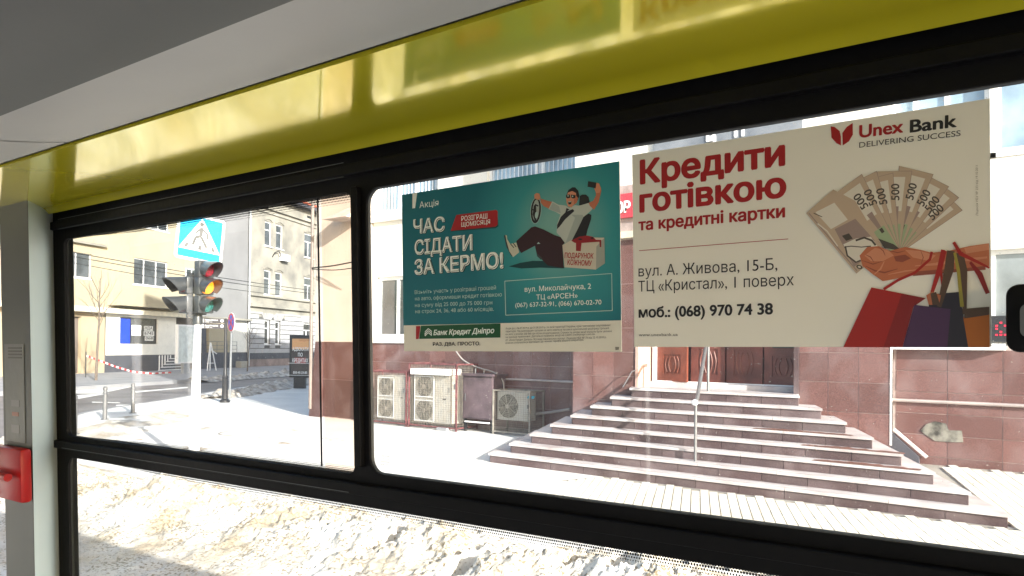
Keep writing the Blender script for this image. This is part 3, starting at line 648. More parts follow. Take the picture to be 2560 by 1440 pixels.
# cables
def cable(name, pts, r, mat, label, cat='cable'):
    w = MB(); P_ = [Vector(p) for p in pts]; out = []
    for i in range(len(P_)-1):
        p0, p1, p2, p3 = P_[max(i-1, 0)], P_[i], P_[i+1], P_[min(i+2, len(P_)-1)]
        for s_ in range(6):
            t_ = s_/6; out.append(.5*((2*p1)+(-p0+p2)*t_+(2*p0-5*p1+4*p2-p3)*t_*t_+(-p0+3*p1-3*p2+p3)*t_**3))
    out.append(P_[-1]); w.tube(out, r, 6)
    o = w.build(name, mat, smooth=True); return tag(o, label, cat)
m_cab_ = pm('grey_hose', (.32, .29, .27), .6)
cable('hose', [FY(x, y, YR-.25) for x, y in ((1140, 878), (1158, 900), (1190, 917), (1235, 931), (1256, 950), (1260, 978))]+[FY(1260, 984, Y3)], .018, m_cab_, 'grey insulated hose drooping from the wall to the small air conditioner', 'hose')
cable('pipe', [FY(1326, 1043, Y3+.1), FY(1340, 1035, YR-.2), FY(1380, 1030, YR-.15), FY(1425, 1023, YR-.1)], .03, m_cab_, 'dark pipe running low along the wall behind the stairs', 'pipe')
cable('cable', [FY(x, y, YA+.5) for x, y in ((1142, 905), (1146, 945), (1148, 990), (1155, 1040))], .012, m_wire, 'thin black cable hanging beside the taller red cage', 'cable')

# ============================================================ LEFT STREET: YELLOW HOUSE
def lbox(mb, x0, x1, o0, o1, z0, z1): return mb.box(x0, x1, -o1, -o0, z0, z1)      # off range o0..o1
def lr(x0, x1, y0, y1, off=0.0):             # pixel box on facade plane -> u0,u1,z0,z1
    ym, xm = (y0+y1)/2, (x0+x1)/2
    return LF(x0, ym, off)[0], LF(x1, ym, off)[0], LF(xm, y1, off)[1], LF(xm, y0, off)[1]
yh_ = thing('yellow_house', tuple(LA+LV*-13), 'yellow rendered house with a projecting bay over a white ground floor shop', 'building')
uR = LF(490, 700)[0]; uc = LF(618, 700)[0]
wl = lr(150, 229, 630, 693); wl = (wl[0]-.6, wl[1], wl[2], wl[3])
gat = lr(140, 203, 783, 929); sh = lr(298, 392, 795, 860)
w = MB(L4)
wall(w, -26, -15.0, 3.9, 16, 0, [wl]); wall(w, -15.0, uR, 3.9, 16, 0, [])
w.build('wall', m_yel, yh_)
w = MB(L4); ug = LF(203, 850)[0]; us = LF(262, 850)[0]
gd = (ug-3.2, ug, .05, 3.5)
wall(w, -26, us, .02, 3.9, 0, [gd], .3); w.build('wall', m_yel2, yh_)
ue = LF(438, 850)[0]; zp = 1.12
w = MB(L4); sh = lr(298, 392, 795, 860); wall(w, us, ue, zp, 3.9, -.06, [sh], .18); w.build('shop_front', m_white, yh_)
w = MB(L4); lbox(w, us, ue, -.2, .02, .02, zp-.001); w.build('plinth', m_dark, yh_)
w = MB(L4); lbox(w, gd[0], gd[1], -.3, -.25, .05, 3.5); w.build('gate', m_brn, yh_)
for k in range(4):
    block('gate_board', m_brn, yh_, (gd[0]+.4+k*.8, .235, 1.75), (.76, .03, 3.3), L4)
w = MB(L4); cz = 3.9; lbox(w, -26, LF(484, 790)[0]+.2, .0, .55, 3.80, 4.12); w.build('cornice', pm('cornice_cream', (.72, .66, .52), .8), yh_)
# bay
B0 = -15.6; B1 = LF(461, 640, 1.0)[0]; bo = 1.0; wb = lr(335, 418, 641, 711, bo); wb2 = lr(355, 428, 480, 578, bo)
bw = LF(335, 670, bo)[0], LF(419, 690, bo)[0], LF(376, 715, bo)[1], LF(376, 650, bo)[1]
bw2 = LF(348, 560, bo)[0], LF(422, 570, bo)[0], LF(390, 574, bo)[1], LF(390, 574, bo)[1]+2.1
w = MB(L4); wall(w, B0, B1, 4.32, 16, -bo, [bw, bw2], .14)
w.quad((B0, 0, 4.32), (B0, -bo, 4.32), (B0, -bo, 16), (B0, 0, 16)); w.quad((B1, 0, 4.32), (B1, 0, 16), (B1, -bo, 16), (B1, -bo, 4.32)); w.quad((B0, 0, 4.32), (B1, 0, 4.32), (B1, -bo, 4.32), (B0, -bo, 4.32))
w.build('bay', m_yel, yh_)
win(yh_, L4, *bw, -bo+.12, (.31, .67), m_plast, m_glas_f, sill=.16); win(yh_, L4, *bw2, -bo+.12, (.33, .66), m_plast, m_glas_f, sill=.16)
win(yh_, L4, *wl, .12, (.62,), m_plast, m_glas_f, sill=.14)
w = MB(L4); lbox(w, -26, -15.9, .0, .25, 7.95, 8.1); w.build('ledge', m_oldw, yh_)
sr = lr(463, 487, 672, 695); w = MB(L4)
win(yh_, L4, sr[0], sr[1], sr[2], sr[3], -.03, (.6,), m_plast, m_glas_d)
# shop window contents
so_ = win(yh_, L4, *sh, .06, (.30,), m_black, m_glas_d, fw=.05)
w = MB(L4); u0, u1, z0_, z1_ = lr(299, 325, 797, 858); lbox(w, u0, u1, -.03, .0, z0_, z1_); w.build('blue_panel', flat('blue_film', (.01, .05, .75), .4), yh_)
m_paper = flat('paper', (.8, .8, .78), .8); m_ink = ink('ink_black', (.02, .02, .02))
for (x0, x1, y0_, y1_, s_) in ((330, 354, 813, 826, 'ОРЕ'), (361, 383, 815, 827, 'НДА'), (330, 353, 827, 839, '067'), (360, 386, 828, 840, '6745'), (363, 384, 841, 852, '068')):
    q = lr(x0, x1, y0_, y1_, .0); p_ = MB(L4); lbox(p_, q[0], q[1], -.035, -.02, q[2], q[3]); po = p_.build('paper_notice', m_paper, yh_); PM[po.name] = Matrix.Identity(4)
    text_mesh(s_, 'notice_text', m_ink, L4 @ Matrix.Translation((q[0]+.06, .016, q[2]+.09)) @ Matrix.Rotation(R(90), 4, 'X'), height=(q[3]-q[2])*.62, width=(q[1]-q[0])*.86, bold=.02).parent = po
# entrance recess right of the shop
w = MB(L4); lbox(w, ue, uR+2.2, -.8, -.7, .02, 3.85); w.build('entrance_back', m_brn, yh_)
u5 = LF(500, 850)[0]
w = MB(L4); lbox(w, u5, LF(518, 850)[0], -.69, -.1, .02, 3.8); w.build('door', m_dark, yh_, label='dark entrance door behind the signal pole')
w = MB(L4); u6 = LF(523, 850)[0]; u7 = LF(618, 850)[0]
lbox(w, u6, LF(580, 850)[0], -.6, -.02, 1.25, 3.9); w.build('wall', m_yel, yh_, label='pale yellow ground floor wall')
w = MB(L4); lbox(w, LF(580, 850)[0], u7, -.6, -.0, 1.25, 3.9); w.build('wall', m_white, yh_)
w = MB(L4); lbox(w, u6-.9, u7, -.6, .05, .02, 1.24); w.build('plinth', m_dark, yh_)
w = MB(L4); lbox(w, u6-1, u7+.05, -.1, .45, 3.86, 4.0); w.build('canopy', m_oldw, yh_)
# grey gable beside the old house
gg = LF(487, 650)[0]
w = MB(L4); lbox(w, gg, u7, -6, -.01, 4.0, 16); w.build('wall', m_greyw, yh_, label='plain grey wall between yellow house and old house')
w = MB(L4); lbox(w, -26, gg, -6, -.8, .02, 16); w.build('body', m_yel2, yh_)
# metal entrance stair
es = thing('metal_stairs', tuple(LA+LV*-10+LN*.6), 'small white metal-edged entrance stairs before the dark plinth', 'staircase')
ua, ub = LF(370, 905, .4)[0], LF(438, 905, .4)[0]
for k in range(5):
    w = MB(L4); a = ua+(ub-ua)*k/6.2; z = .12+k*.19; off = 1.3-.13*k
    lbox(w, a, ub, off-.12, off, z-.05, z); lbox(w, a, a+.05, off-.05, off, z-.001, 1.1); w.build('step', m_plast, es)
# railing on the right terrace
rl = thing('terrace_railing', tuple(LA+LV*-2.5+LN*.3), 'thin grey terrace railing above the dark plinth', 'railing')
a, b = LF(516, 870, .3)[0], LF(592, 870, .3)[0]
for i in range(4): w = MB(L4); x = a+(b-a)*i/3; w.tube([(x, -.3, 1.2), (x, -.3, 2.1)], .02, 6); w.build('post', m_steel, rl)
for z in (2.1, 1.8, 1.5): w = MB(L4); w.tube([(a, -.3, z), (b, -.3, z)], .018, 6); w.build('rail', m_steel, rl)
# advert cabinet (blank light box)
lb = thing('light_box', tuple(lw(LF(462, 940, 5)[0], 5)), 'blank white advertising light box on a grey pedestal across the street', 'advertising board')
o5 = 5.0; q = lr(441, 484, 812, 908, o5)
w = MB(L4); lbox(w, q[0], q[1], o5-.12, o5+.12, q[2], q[3]); w.build('case', m_plast, lb, bevel=.02)
w = MB(L4); lbox(w, q[0]+.08, q[1]-.08, o5+.121, o5+.13, q[2]+.1, q[3]-.1); w.build('screen', pm('blank_screen', (.62, .68, .68), .4), lb)
w = MB(L4); lbox(w, (q[0]*.65+q[1]*.35), (q[0]*.3+q[1]*.7), o5-.1, o5+.1, .02, q[2]-.002); w.build('pedestal', pm('pedestal_grey', (.33, .34, .36), .6), lb)
# trestle
tr_ = thing('trestle', tuple(lw(LF(525, 925, 3)[0], 3)), 'white wooden A-frame trestle on the far sidewalk', 'trestle')
u_ = LF(525, 920, 3)[0]
for a, b in ((-.55, 0), (0.0, 0), (.5, .05)):
    w = MB(L4); w.bar((u_+a, -3.0-abs(a)*.3, .02), (u_+b, -3.0, 2.0), .06, .06); w.build('leg', m_plast, tr_)
w = MB(L4); w.bar((u_-.4, -3.05, .55), (u_+.4, -3.05, .55), .05, .05); w.build('brace', m_plast, tr_)
w = MB(L4); w.bar((u_+.1, -3.0, 1.5), (u_+.75, -3.0, 1.2), .05, .05); w.build('brace', m_plast, tr_)
# small white crate near the downpipe
w = MB(L4); q = lr(597, 617, 903, 918, 1.0); lbox(w, q[0], q[1], .7, 1.2, .02, q[3]); tag(w.build('stone_block', m_oldw, bevel=.03), 'pale stone block at the foot of the dark plinth beside the downpipe', 'block')
# barrier tape
tp_ = thing('barrier_tape', tuple(lw(-16, 3)), 'sagging red and white barrier tape strung along the far sidewalk', 'barrier tape')
pts = [(215, 889), (250, 902), (290, 917), (330, 929), (380, 934), (428, 931)]
P_ = []
for x, y in pts: u_, z_ = LF(x, y, 4); P_.append(Vector((u_, -4, z_)))
k = 0
for i in range(len(P_)-1):
    for s_ in range(6):
        a = P_[i].lerp(P_[i+1], s_/6); b = P_[i].lerp(P_[i+1], (s_+1)/6); w = MB(L4)
        w.add([a+Vector((0, 0, .05)), b+Vector((0, 0, .05)), b-Vector((0, 0, .05)), a-Vector((0, 0, .05)), a+Vector((0, .004, .05)), b+Vector((0, .004, .05)), b+Vector((0, .004, -.05)), a+Vector((0, .004, -.05))], [(0, 1, 2, 3), (7, 6, 5, 4), (0, 4, 5, 1), (3, 2, 6, 7)])
        w.build('tape_band', m_red if k % 2 else m_plast, tp_); k += 1
w = MB(L4); u_, z_ = LF(215, 889, 4); w.tube([(u_, -4, .02), (u_, -4, z_+.2)], .03, 6); w.build('stake', m_wire, tp_)

# ============================================================ OLD HOUSE
oh = thing('old_house', tuple(LA+LV*6), 'weathered three-storey old house with arched windows and rusticated ground floor', 'building')
U0, U1 = LF(622, 700)[0], 24.0
def lwin(x0, y0, x1, y1): return LF(x0, (y0+y1)/2)[0], LF(x1, (y0+y1)/2)[0], LF((x0+x1)/2, y1)[1], LF((x0+x1)/2, y0)[1]
Ws = [lwin(662, 554, 679, 616), lwin(690, 562, 707, 623), lwin(761, 585, 783, 645), lwin(660, 675, 677, 737), lwin(688, 681, 705, 742), lwin(760, 694, 783, 752),
      lwin(660, 800, 674, 861), lwin(687, 803, 700, 861), lwin(757, 808, 778, 861)]
off2 = Ws[2][0]-Ws[0][0]
extra = []
for i in (0, 3, 6): # continue the bays to the right of what the photograph shows
    a = Ws[i]; extra.append((a[0]+2*off2-.6, a[1]+2*off2-.6, a[2], a[3]))
allw = Ws+[e for e in extra if e[1] < U1-.5]
w = MB(L4); wall(w, U0, U1, 4.3, 16.6, 0, [x for x in allw if x[2] > 4.5], .18); w.build('wall', m_oldw, oh)
w = MB(L4); wall(w, U0, U1, 1.15, 4.3, 0, [x for x in allw if x[2] < 4.5], .18); w.build('wall', m_rustj, oh, label='ground floor wall with dark joints between the stone blocks')
w = MB(L4); lbox(w, U0, U1, -.3, .06, .65, 1.15); w.build('plinth', m_dark, oh)
w = MB(L4); lbox(w, U0, U1, -.3, .04, .02, .649); w.build('plinth', pm('brown_plinth', (.25, .19, .17), .8, .3, .8), oh)
for x in allw:
    gf = x[2] < 4.5; wide = (x[1]-x[0]) > 1.55
    win(oh, L4, *x, .13, (.5,) if wide else (), m_plast, m_glas_d if gf else m_glas_f, transom=.66, sill=.25, fw=.11, split_below=True)
    if not gf:                                # segmental hood over each window
        mb = MB(L4); n_ = 6; a, b, z1_ = x[0]-.15, x[1]+.15, x[3]; top = [(a+(b-a)*i/n_, z1_+.12+.22*math.sin(math.pi*i/n_)) for i in range(n_+1)]; bot = [(a+(b-a)*i/n_, z1_+.0+.2*math.sin(math.pi*i/n_)) for i in range(n_, -1, -1)]
        mb.prism(top+bot, -.08, -.002); mb.build('window_hood', m_oldw, oh)
# rusticated blocks
n_s = 0
rows_ = [1.15+i*.42 for i in range(9)]
for j, z in enumerate(rows_):
    z2 = min(z+.42, 4.72); xx = U0+(.45 if j % 2 else 0)
    if z2-z < .1: continue
    x = U0
    while x < U1-.1 and n_s < 260:
        x2 = min(xx+1.05 if x == U0 and j % 2 == 0 else (xx if x == U0 else x+1.05), U1)
        if x2 <= x+.05: x2 = x+1.05
        segs = [(x, x2)]
        for q in allw:
            if q[2] < 4.5 and q[3] > z+.05 and q[2] < z2-.05:
                ns = []
                for a, b in segs:
                    if b <= q[0] or a >= q[1]: ns.append((a, b)); continue
                    if a < q[0]-.05: ns.append((a, q[0]))
                    if b > q[1]+.05: ns.append((q[1], b))
                segs = ns
        for a, b in segs:
            if b-a > .08 and z2 <= 4.75 and not any(q[2] < 4.5 and q[3]-.02 < z < q[3]+.5 and a < q[1]+.15 and b > q[0]-.15 for q in allw):
                block('stone_block', m_rust, oh, ((a+b)/2, -.035, (z+z2)/2), (b-a-.05, .07, z2-z-.055), L4); n_s += 1
        x = x2
for q in [x for x in allw if x[2] < 4.5]:     # voussoirs
    cx = (q[0]+q[1])/2; wd = q[1]-q[0]
    for i in range(5):
        a0, a1 = -0.5+i*.2+.012, -.3+i*.2-.012
        pts = [(cx+(wd+.5)*a0*.85, q[3]+.03), (cx+(wd+.5)*a1*.85, q[3]+.03), (cx+(wd+1.1)*a1, q[3]+.52+.1*(1-abs(a1)*2)), (cx+(wd+1.1)*a0, q[3]+.52+.1*(1-abs(a0)*2))]
        mb = MB(L4); mb.prism(pts, -.08, -.001); mb.build('voussoir', m_rust, oh)
def band(y0, y1, x, offp, mat=m_oldw, nm='cornice'):
    z0_, z1_ = LF(x, y1)[1], LF(x, y0)[1]; mb = MB(L4); lbox(mb, U0+.02, U1, -.05, offp, z0_, z1_); mb.build(nm, mat, oh)
band(759, 767, 640, .28); band(734, 739, 630, .2)
zc_ = LF(735, 541)[1]; mb = MB(L4); lbox(mb, U0+.02, U1, 0, .22, zc_-.12, zc_+.2); mb.build('cornice', m_oldw, oh)
mb = MB(L4); lbox(mb, U0+.02, U1, 0, .12, zc_-.5, zc_-.35); mb.build('cornice', m_oldw, oh)
ze = LF(770, 527)[1]
mb = MB(L4); lbox(mb, U0-.3, U1+.3, -.3, .75, ze, ze+.3); mb.build('eaves', m_dark, oh)
mb = MB(L4); mb.add([(U0-.3, -.8, ze+.3), (U1+.3, -.8, ze+.3), (U1+.3, 6, ze+4.6), (U0-.3, 6, ze+4.6), (U0-.3, 6, ze+.3), (U1+.3, 6, ze+.3)], [(0, 1, 2, 3), (0, 3, 4), (1, 5, 2), (3, 2, 5, 4), (0, 4, 5, 1)]); mb.build('roof', pm('red_roof_tile', (.42, .10, .05), .8, .3, 3), oh)
mb = MB(L4); lbox(mb, U0, U1, -10, -.31, .02, ze); mb.build('body', m_greyw, oh)
q = lwin(768, 540, 777, 550); mb = MB(L4); lbox(mb, q[0], q[1], .0, .01, q[2], q[3]); mb.build('vent', m_black, oh)
mb = MB(L4); ud = LF(620, 700)[0]; mb.tube([(ud, -.15, .1), (ud, -.15, 15.8)], .09, 8); mb.build('downpipe', pm('zinc', (.42, .44, .46), .5), oh, smooth=True)
acq = lwin(697, 637, 713, 653)
ao = thing('air_conditioner', tuple(lw(acq[0], .3, acq[2])), 'white air conditioner hung on the old house below the upper windows', 'air conditioner')
mb = MB(L4); lbox(mb, acq[0], acq[1], .05, .5, acq[2], acq[3]); mb.build('casing', m_plast, ao)
mb = MB(L4); mb.tube([(acq[0]-.1, -.3, acq[3]-.2), (acq[0]-.5, -.3, acq[3]+.2), (acq[0]-1.0, -.2, acq[3]), (acq[0]-1.1, -.02, acq[3]-.4)], .05, 6); mb.build('hose', m_wire, ao)

# trees: bare saplings
def sapling(u, off, hgt, label, seed):
    random.seed(seed); base = lw(u, off); tr_ = thing('sapling', tuple(base), label, 'tree')
    w = MB(); th_ = hgt*.52
    w.tube([base, base+Vector((.05, .02, th_*.5)), base+Vector((.12, .05, th_)), base+Vector((.16, .05, hgt*.75)), base+Vector((.2, .1, hgt))], [q*hgt/6.4 for q in (.085, .065, .05, .03, .01)], 7)
    w.build('trunk', m_bark, tr_, smooth=True)
    w = MB()
    def br(p, d, L_, r, lev):
        q = p+d*L_*.5+Vector((0, 0, L_*.06)); e = p+d*L_+Vector((0, 0, L_*.2)); w.tube([p, q, e], [r, r*.7, r*.35], 5)
        if lev:
            for s_ in range(3):
                nd = (d+Vector((random.uniform(-.7, .7), random.uniform(-.7, .7), random.uniform(-.1, .6)))).normalized(); br(p.lerp(e, .4+.25*s_), nd, L_*.55, r*.5, lev-1)
    for i in range(11):
        a = i*2.4; z = th_*(.92+.06*i); d = Vector((math.cos(a)*.75, math.sin(a)*.75, .75)).normalized(); br(base+Vector((.12, .05, z)), d, hgt*random.uniform(.17, .27)*(1-.04*i), .020*hgt/5.6, 2)
    w.build('branches', m_bark, tr_)
u_, z_ = LF(240, 945, 7); sapling(u_, 7, 5.6, 'bare sapling on the far sidewalk before the shop window', 4)
u_, z_ = LF(618, 935, 6); sapling(u_, 6, 3.6, 'bare thin sapling before the downpipe of the old house', 9)

# snow ridge along the far kerb and the near verge
def ridge(name, path, wid, hgt, mat, label, seed, n=160, m=9, kind='stuff'):
    random.seed(seed); from mathutils import noise
    P_ = [Vector(p) for p in path]; Ls = [0]
    for i in range(len(P_)-1): Ls.append(Ls[-1]+(P_[i+1]-P_[i]).length)
    vs = []; fs = []
    for i in range(n+1):
        s_ = Ls[-1]*i/n; k = max(j for j in range(len(Ls)) if Ls[j] <= s_+1e-9); k = min(k, len(P_)-2); c = P_[k].lerp(P_[k+1], (s_-Ls[k])/(Ls[k+1]-Ls[k])); d = (P_[k+1]-P_[k]).normalized(); nn = Vector((-d.y, d.x, 0))
        for j in range(m+1):
            v = j/m*2-1; q = c+nn*v*wid/2*(1+.35*noise.noise(Vector((s_*.8, seed, 0)))); a = .7*noise.fractal(Vector((q.x*1.1, q.y*1.1, seed)), .7, 2.1, 6)+.55*(.45-noise.voronoi(Vector((q.x*2.2, q.y*2.2, seed)))[0][0])+.2*(.5-noise.voronoi(Vector((q.x*6, q.y*6, seed)))[0][0])
            vs.append((q.x, q.y, q.z+max(-.02, hgt*(1-v*v)*(.55+.9*a)+.02-.05*abs(v))))
    for i in range(n):
        for j in range(m): a = i*(m+1)+j; fs.append((a, a+1, a+m+2, a+m+1))
    w = MB(); w.add(vs, fs); return tag(w.build(name, mat, smooth=True), label, kind=kind)
m_grime = pm('grimy_snow', (.62, .58, .52), .85, .3, 3, .6, 12, col2=(.22, .19, .16), patch=.5, detail=9)
ridge('snow_ridge', [lw(-21, 10.6, -.1), lw(-6, 9.8, -.1), lw(8, 9.1, -.1), lw(30, 8.2, -.1)], 1.6, .38, m_grime, 'grimy snow ridge along the far kerb', 2, 700, 16)
ridge('snow_ridge', [tuple(G(560, 1000, -.06)), (-24.6, 15.5, -.06), (-27.5, 19.4, -.03), (-33, 27, -.03), (-40, 38, -.03)], 2.0, .34, m_grime, 'snow and dead grass heaps on the verge by the advertising pillar', 5, 460, 22)

# ============================================================ STREET FURNITURE
# bollards
def bollard(px, py, label):
    c = G(px, py, 0); r = thing('bollard', tuple(c), label, 'bollard', 'steel bollards along the kerb')
    w = MB(); w.lathe([(.055, 0), (.055, .62), (.04, .625), (.04, .65), (.055, .655), (.055, .70), (.04, .705), (.04, .73), (.055, .735), (.055, .80), (.03, .83)], tuple(c), 14); w.build('post', m_steel, r, smooth=True)
    w = MB(); w.lathe([(.10, 0), (.10, .015), (.06, .02)], tuple(c+Vector((0, 0, .003))), 14); w.build('base_plate', m_steel, r, smooth=True)
bollard(186, 1086, 'leftmost and nearest steel bollard at the window edge'); bollard(262, 1049, 'middle one of the three steel bollards on the kerb'); bollard(332, 1033, 'right one of the three steel bollards, farthest along the kerb')
# advertising pillar
c = G(752, 971, 0); sb = LF; az = math.atan2(LV.y, LV.x)
ap = thing('advertising_pillar', tuple(c), 'black advertising pillar reading АДВОКАТИ ПО КРЕДИТАХ at the building corner', 'advertising board')
dist = (c-EYEV).dot(CF); pxm = F_PX/dist
ra = Matrix.Rotation(R(-4)+math.atan2(CR.y, CR.x), 4, 'Z'); MA = Matrix.Translation(c) @ ra
wB, zB0, zB1 = 57/pxm/2, (971-944)/pxm, (971-838)/pxm
w = MB(MA); w.box(-wB, wB, -.1, .1, zB0, zB1); w.build('case', m_black, ap, bevel=.02)
w = MB(MA); w.box(-.30, .22, -.09, .09, 0, zB0-.002); w.build('pedestal', m_black, ap)
w = MB(MA); w.box(-wB+.1, wB-.1, -.112, -.101, zB0+.12, zB1-.1); w.build('poster_sheet', pm('poster_dark', (.06, .05, .05), .3, .3, 2, 0), ap)
w = MB(MA); w.box(-wB+.13, wB-.13, -.118, -.113, zB1-.62, zB1-.16); w.build('orange_band', ink('print_orange', (.80, .42, .18)), ap)
w = MB(MA); w.box(-wB+.25, wB-.25, -.116, -.113, zB0+.62, zB0+.88); w.build('red_print', ink('print_red', (.35, .05, .04)), ap)
def at_text(s_, x, z, hh, ww, mt=m_letter, b=.02): return text_mesh(s_, 'lettering', mt, MA @ Matrix.Translation((x, -.1195, z)) @ Matrix.Rotation(R(90), 4, 'X'), height=hh, width=ww, bold=b, align='CENTER', parent=ap)
zz = lambda y: (971-y)/pxm
at_text('АДВОКАТИ', 0, zz(877), 9/pxm, 41/pxm); at_text('ПО', 0, zz(891), 9/pxm, 12/pxm); at_text('КРЕДИТАХ', 0, zz(905.5), 9.5/pxm, 40/pxm); at_text('050-45-23-83', 0, zz(934), 6/pxm, 36/pxm)
at_text('ЮРИДИЧНА', .2, zz(853), 5/pxm, 30/pxm, ink('print_red2', (.5, .15, .05)), 0)
w = MB(MA); w.box(-.55, .55, -.119, -.117, zz(908.5), zz(907.5)); w.box(-.6, .6, -.119, -.117, zz(938.5), zz(937.5)); w.build('rule_line', m_letter, ap)
# signpost with direction plates
c = G(562, 1006, 0); sp_ = thing('signpost', tuple(c), 'black cast-iron signpost with two dark street direction plates', 'signpost'); pxm = F_PX/((c-EYEV).dot(CF)); zz2 = lambda y: (1006-y)/pxm
w = MB(); w.lathe([(.16, 0), (.16, .07), (.10, .12), (.09, .80), (.11, .83), (.07, .90), (.05, 1.2), (.045, zz2(798)), (.02, zz2(796))], tuple(c), 12); w.build('post', m_black, sp_, smooth=True)
ra = Matrix.Rotation(math.atan2(CR.y, CR.x)+R(8), 4, 'Z'); MS = Matrix.Translation(c) @ ra
for y0_, y1_, tx in ((796, 808, 'Площа Галицька'), (809, 822, 'Вулиця Коперника')):
    w = MB(MS); a, b = -62/pxm, -2/pxm; w.box(a, b, -.03, .0, zz2(y1_), zz2(y0_)-.01); pl_ = w.build('direction_plate', flat('plate_brown', (.05, .045, .05), .4), sp_); PM[pl_.name] = Matrix.Identity(4)
    text_mesh(tx, 'plate_text', m_letter, MS @ Matrix.Translation((a+.17, -.033, zz2(y1_)+.075)) @ Matrix.Rotation(R(90), 4, 'X'), height=.052, width=.40, bold=.01).parent = pl_
    text_mesh('100 m', 'plate_text', m_letter, MS @ Matrix.Translation((a+.17, -.033, zz2(y1_)+.02)) @ Matrix.Rotation(R(90), 4, 'X'), height=.032, width=.22).parent = pl_
    w = MB(MS); w.lathe([(.05, -.002), (.05, 0)], (b-.09, -.032, (zz2(y1_)+zz2(y0_))/2), 16, 'y'); w.build('round_mark', m_letter).parent = pl_
    w = MB(MS); w.box(a+.01, a+.13, -.034, -.031, zz2(y1_)+.02, zz2(y0_)-.025); w.build('arrow_mark', pm('mark_grey', (.6, .58, .58), .6) if 'mark_grey' not in bpy.data.materials else bpy.data.materials['mark_grey']).parent = pl_
# no stopping sign
c = G(574, 1003, 0); ns = thing('road_sign', tuple(c), 'round no-stopping sign seen nearly edge-on upon a thin grey post', 'road sign'); pxm = F_PX/((c-EYEV).dot(CF)); zc = (1003-806)/pxm
w = MB(); w.tube([c, c+Vector((.05, 0, (1003-830)/pxm)), c+Vector((.1, 0, zc))], .035, 8); w.build('post', pm('post_grey', (.20, .21, .22), .5), ns, smooth=True)
rad = 24/pxm; Mn = Matrix.Translation(c+Vector((.1, 0, zc))) @ Matrix.Rotation(math.atan2(CR.y, CR.x)+R(-50), 4, 'Z')
m_sred = ink('sign_red_film', (.60, .03, .05)); m_sblu = ink('sign_blue_film', (.04, .10, .55))
w = MB(Mn); w.lathe([(rad, -.03), (rad, -.045)], (0, 0, 0), 28, 'y'); w.build('plate', m_plast, ns)
w = MB(Mn); w.lathe([(rad*.94, -.047), (rad*.94, -.048)], (0, 0, 0), 28, 'y'); w.build('red_ring', m_sred, ns)
w = MB(Mn); w.lathe([(rad*.76, -.050), (rad*.76, -.051)], (0, 0, 0), 28, 'y'); w.build('blue_disc', m_sblu, ns)
w = MB(Mn)
for s_ in (1, -1): w.bar((-rad*.62*s_, -.055, -rad*.62), (rad*.62*s_, -.055, rad*.62), .004, rad*.17)
w.build('red_cross', m_sred, ns)

# ---- traffic light
pc = Vector((-11.0, 6.45, 0)); pd = (pc-EYEV).dot(CF); pxm = F_PX/pd
def pole_at(y):                               # centre of the pole at a photo row
    x = 494.5+(y-800)*(-10/350 if y > 800 else -.01); return FY(x, y, 6.45)
tl_ = thing('traffic_light', tuple(pole_at(1178)), 'traffic light pole with amber light lit and a second two-lamp head', 'traffic light')
w = MB(); P1_, P2_, P3_, P4_ = pole_at(1190), pole_at(1000), pole_at(800), pole_at(642)
w.tube([Vector((P1_.x, P1_.y, -.02)), P2_, P3_, P4_], [.088, .07, .052, .048], 16); w.build('pole', pm('white_pole_paint', (.80, .80, .80), .4, .05, 4), tl_, smooth=True)
w = MB(); w.lathe([(.075, -.1), (.075, 0), (.05, .12)], tuple(pole_at(795)), 12); w.build('collar', m_blackp, tl_, smooth=True)
def head(nlamps, ycs, ang, offr, colors, lit, parent):
    """lamp head facing direction ang, standing offr metres from the pole"""
    d = Vector((math.cos(ang), math.sin(ang), 0))
    for yy, col in zip(ycs, colors):
        c = pole_at(yy); c = Vector((c.x, c.y, c.z)); M = Matrix.Translation(c) @ Matrix.Rotation(ang+R(90), 4, 'Z')      # local -y faces d
        w = MB(M); r_ = .118; b = .134
        w.box(-b+offr[0], b+offr[0], -.16-offr[1], -.03-offr[1], -b, b); ho = w.build('housing', m_blackp, parent, bevel=.02, smooth=True); PM[ho.name] = Matrix.Identity(4)
        w = MB(M); prof = [(.118, 0), (.115, -.02), (.10, -.035), (.07, -.048), (.035, -.055), (.002, -.057)]
        w.lathe([(a, bb-.162-offr[1]) for a, bb in prof], (offr[0], 0, 0), 24, 'y'); w.build('lens', col, smooth=True).parent = ho
        # visor: open tube cut away below, longer on top
        w = MB(M); n_ = 22; vs = []; fs = []
        for i in range(n_+1):
            a = R(-38)+R(256)*i/n_; top = .5+.5*math.sin(a); L_ = .08+.23*max(0, top)**1.2
            for (rr, yy_) in ((.128, 0), (.132, -L_), (.124, -L_), (.120, 0)): vs.append((offr[0]+rr*math.cos(a), -.16-offr[1]+yy_, rr*math.sin(a)-(.03 if yy_ else 0)))
        for i in range(n_):
            for k_ in range(3): a = i*4+k_; fs.append((a, a+1, a+5, a+4))
        w.add(vs, fs); w.build('visor', m_blackp, smooth=True).parent = ho
def lens_mat(nm, col, emit=None, es=0):
    m = pm(nm, col, .12, .5, 60, .5, 160, coat=.6, emit=emit, es=es); return m
l_red = lens_mat('red_lens', (.26, .01, .025)); l_amb = lens_mat('amber_lens', (.8, .22, .02), (1, .24, .01), 1.3); l_grn = lens_mat('green_lens', (.03, .20, .18)); l_off = lens_mat('dark_lens', (.08, .02, .03))
angA = R(4); angB = R(-92)
head(3, (675, 717, 762), angA, (.0, .05), (l_red, l_amb, l_grn), 1, tl_)
head(2, (714, 762), angB, (-.13, .02), (l_red, l_off), 0, tl_)
w = MB()
for yy in (693, 783): c = pole_at(yy); w.box(c.x-.09, c.x+.09, c.y-.09, c.y+.09, c.z-.025, c.z+.025)
w.build('bracket', m_blackp, tl_)
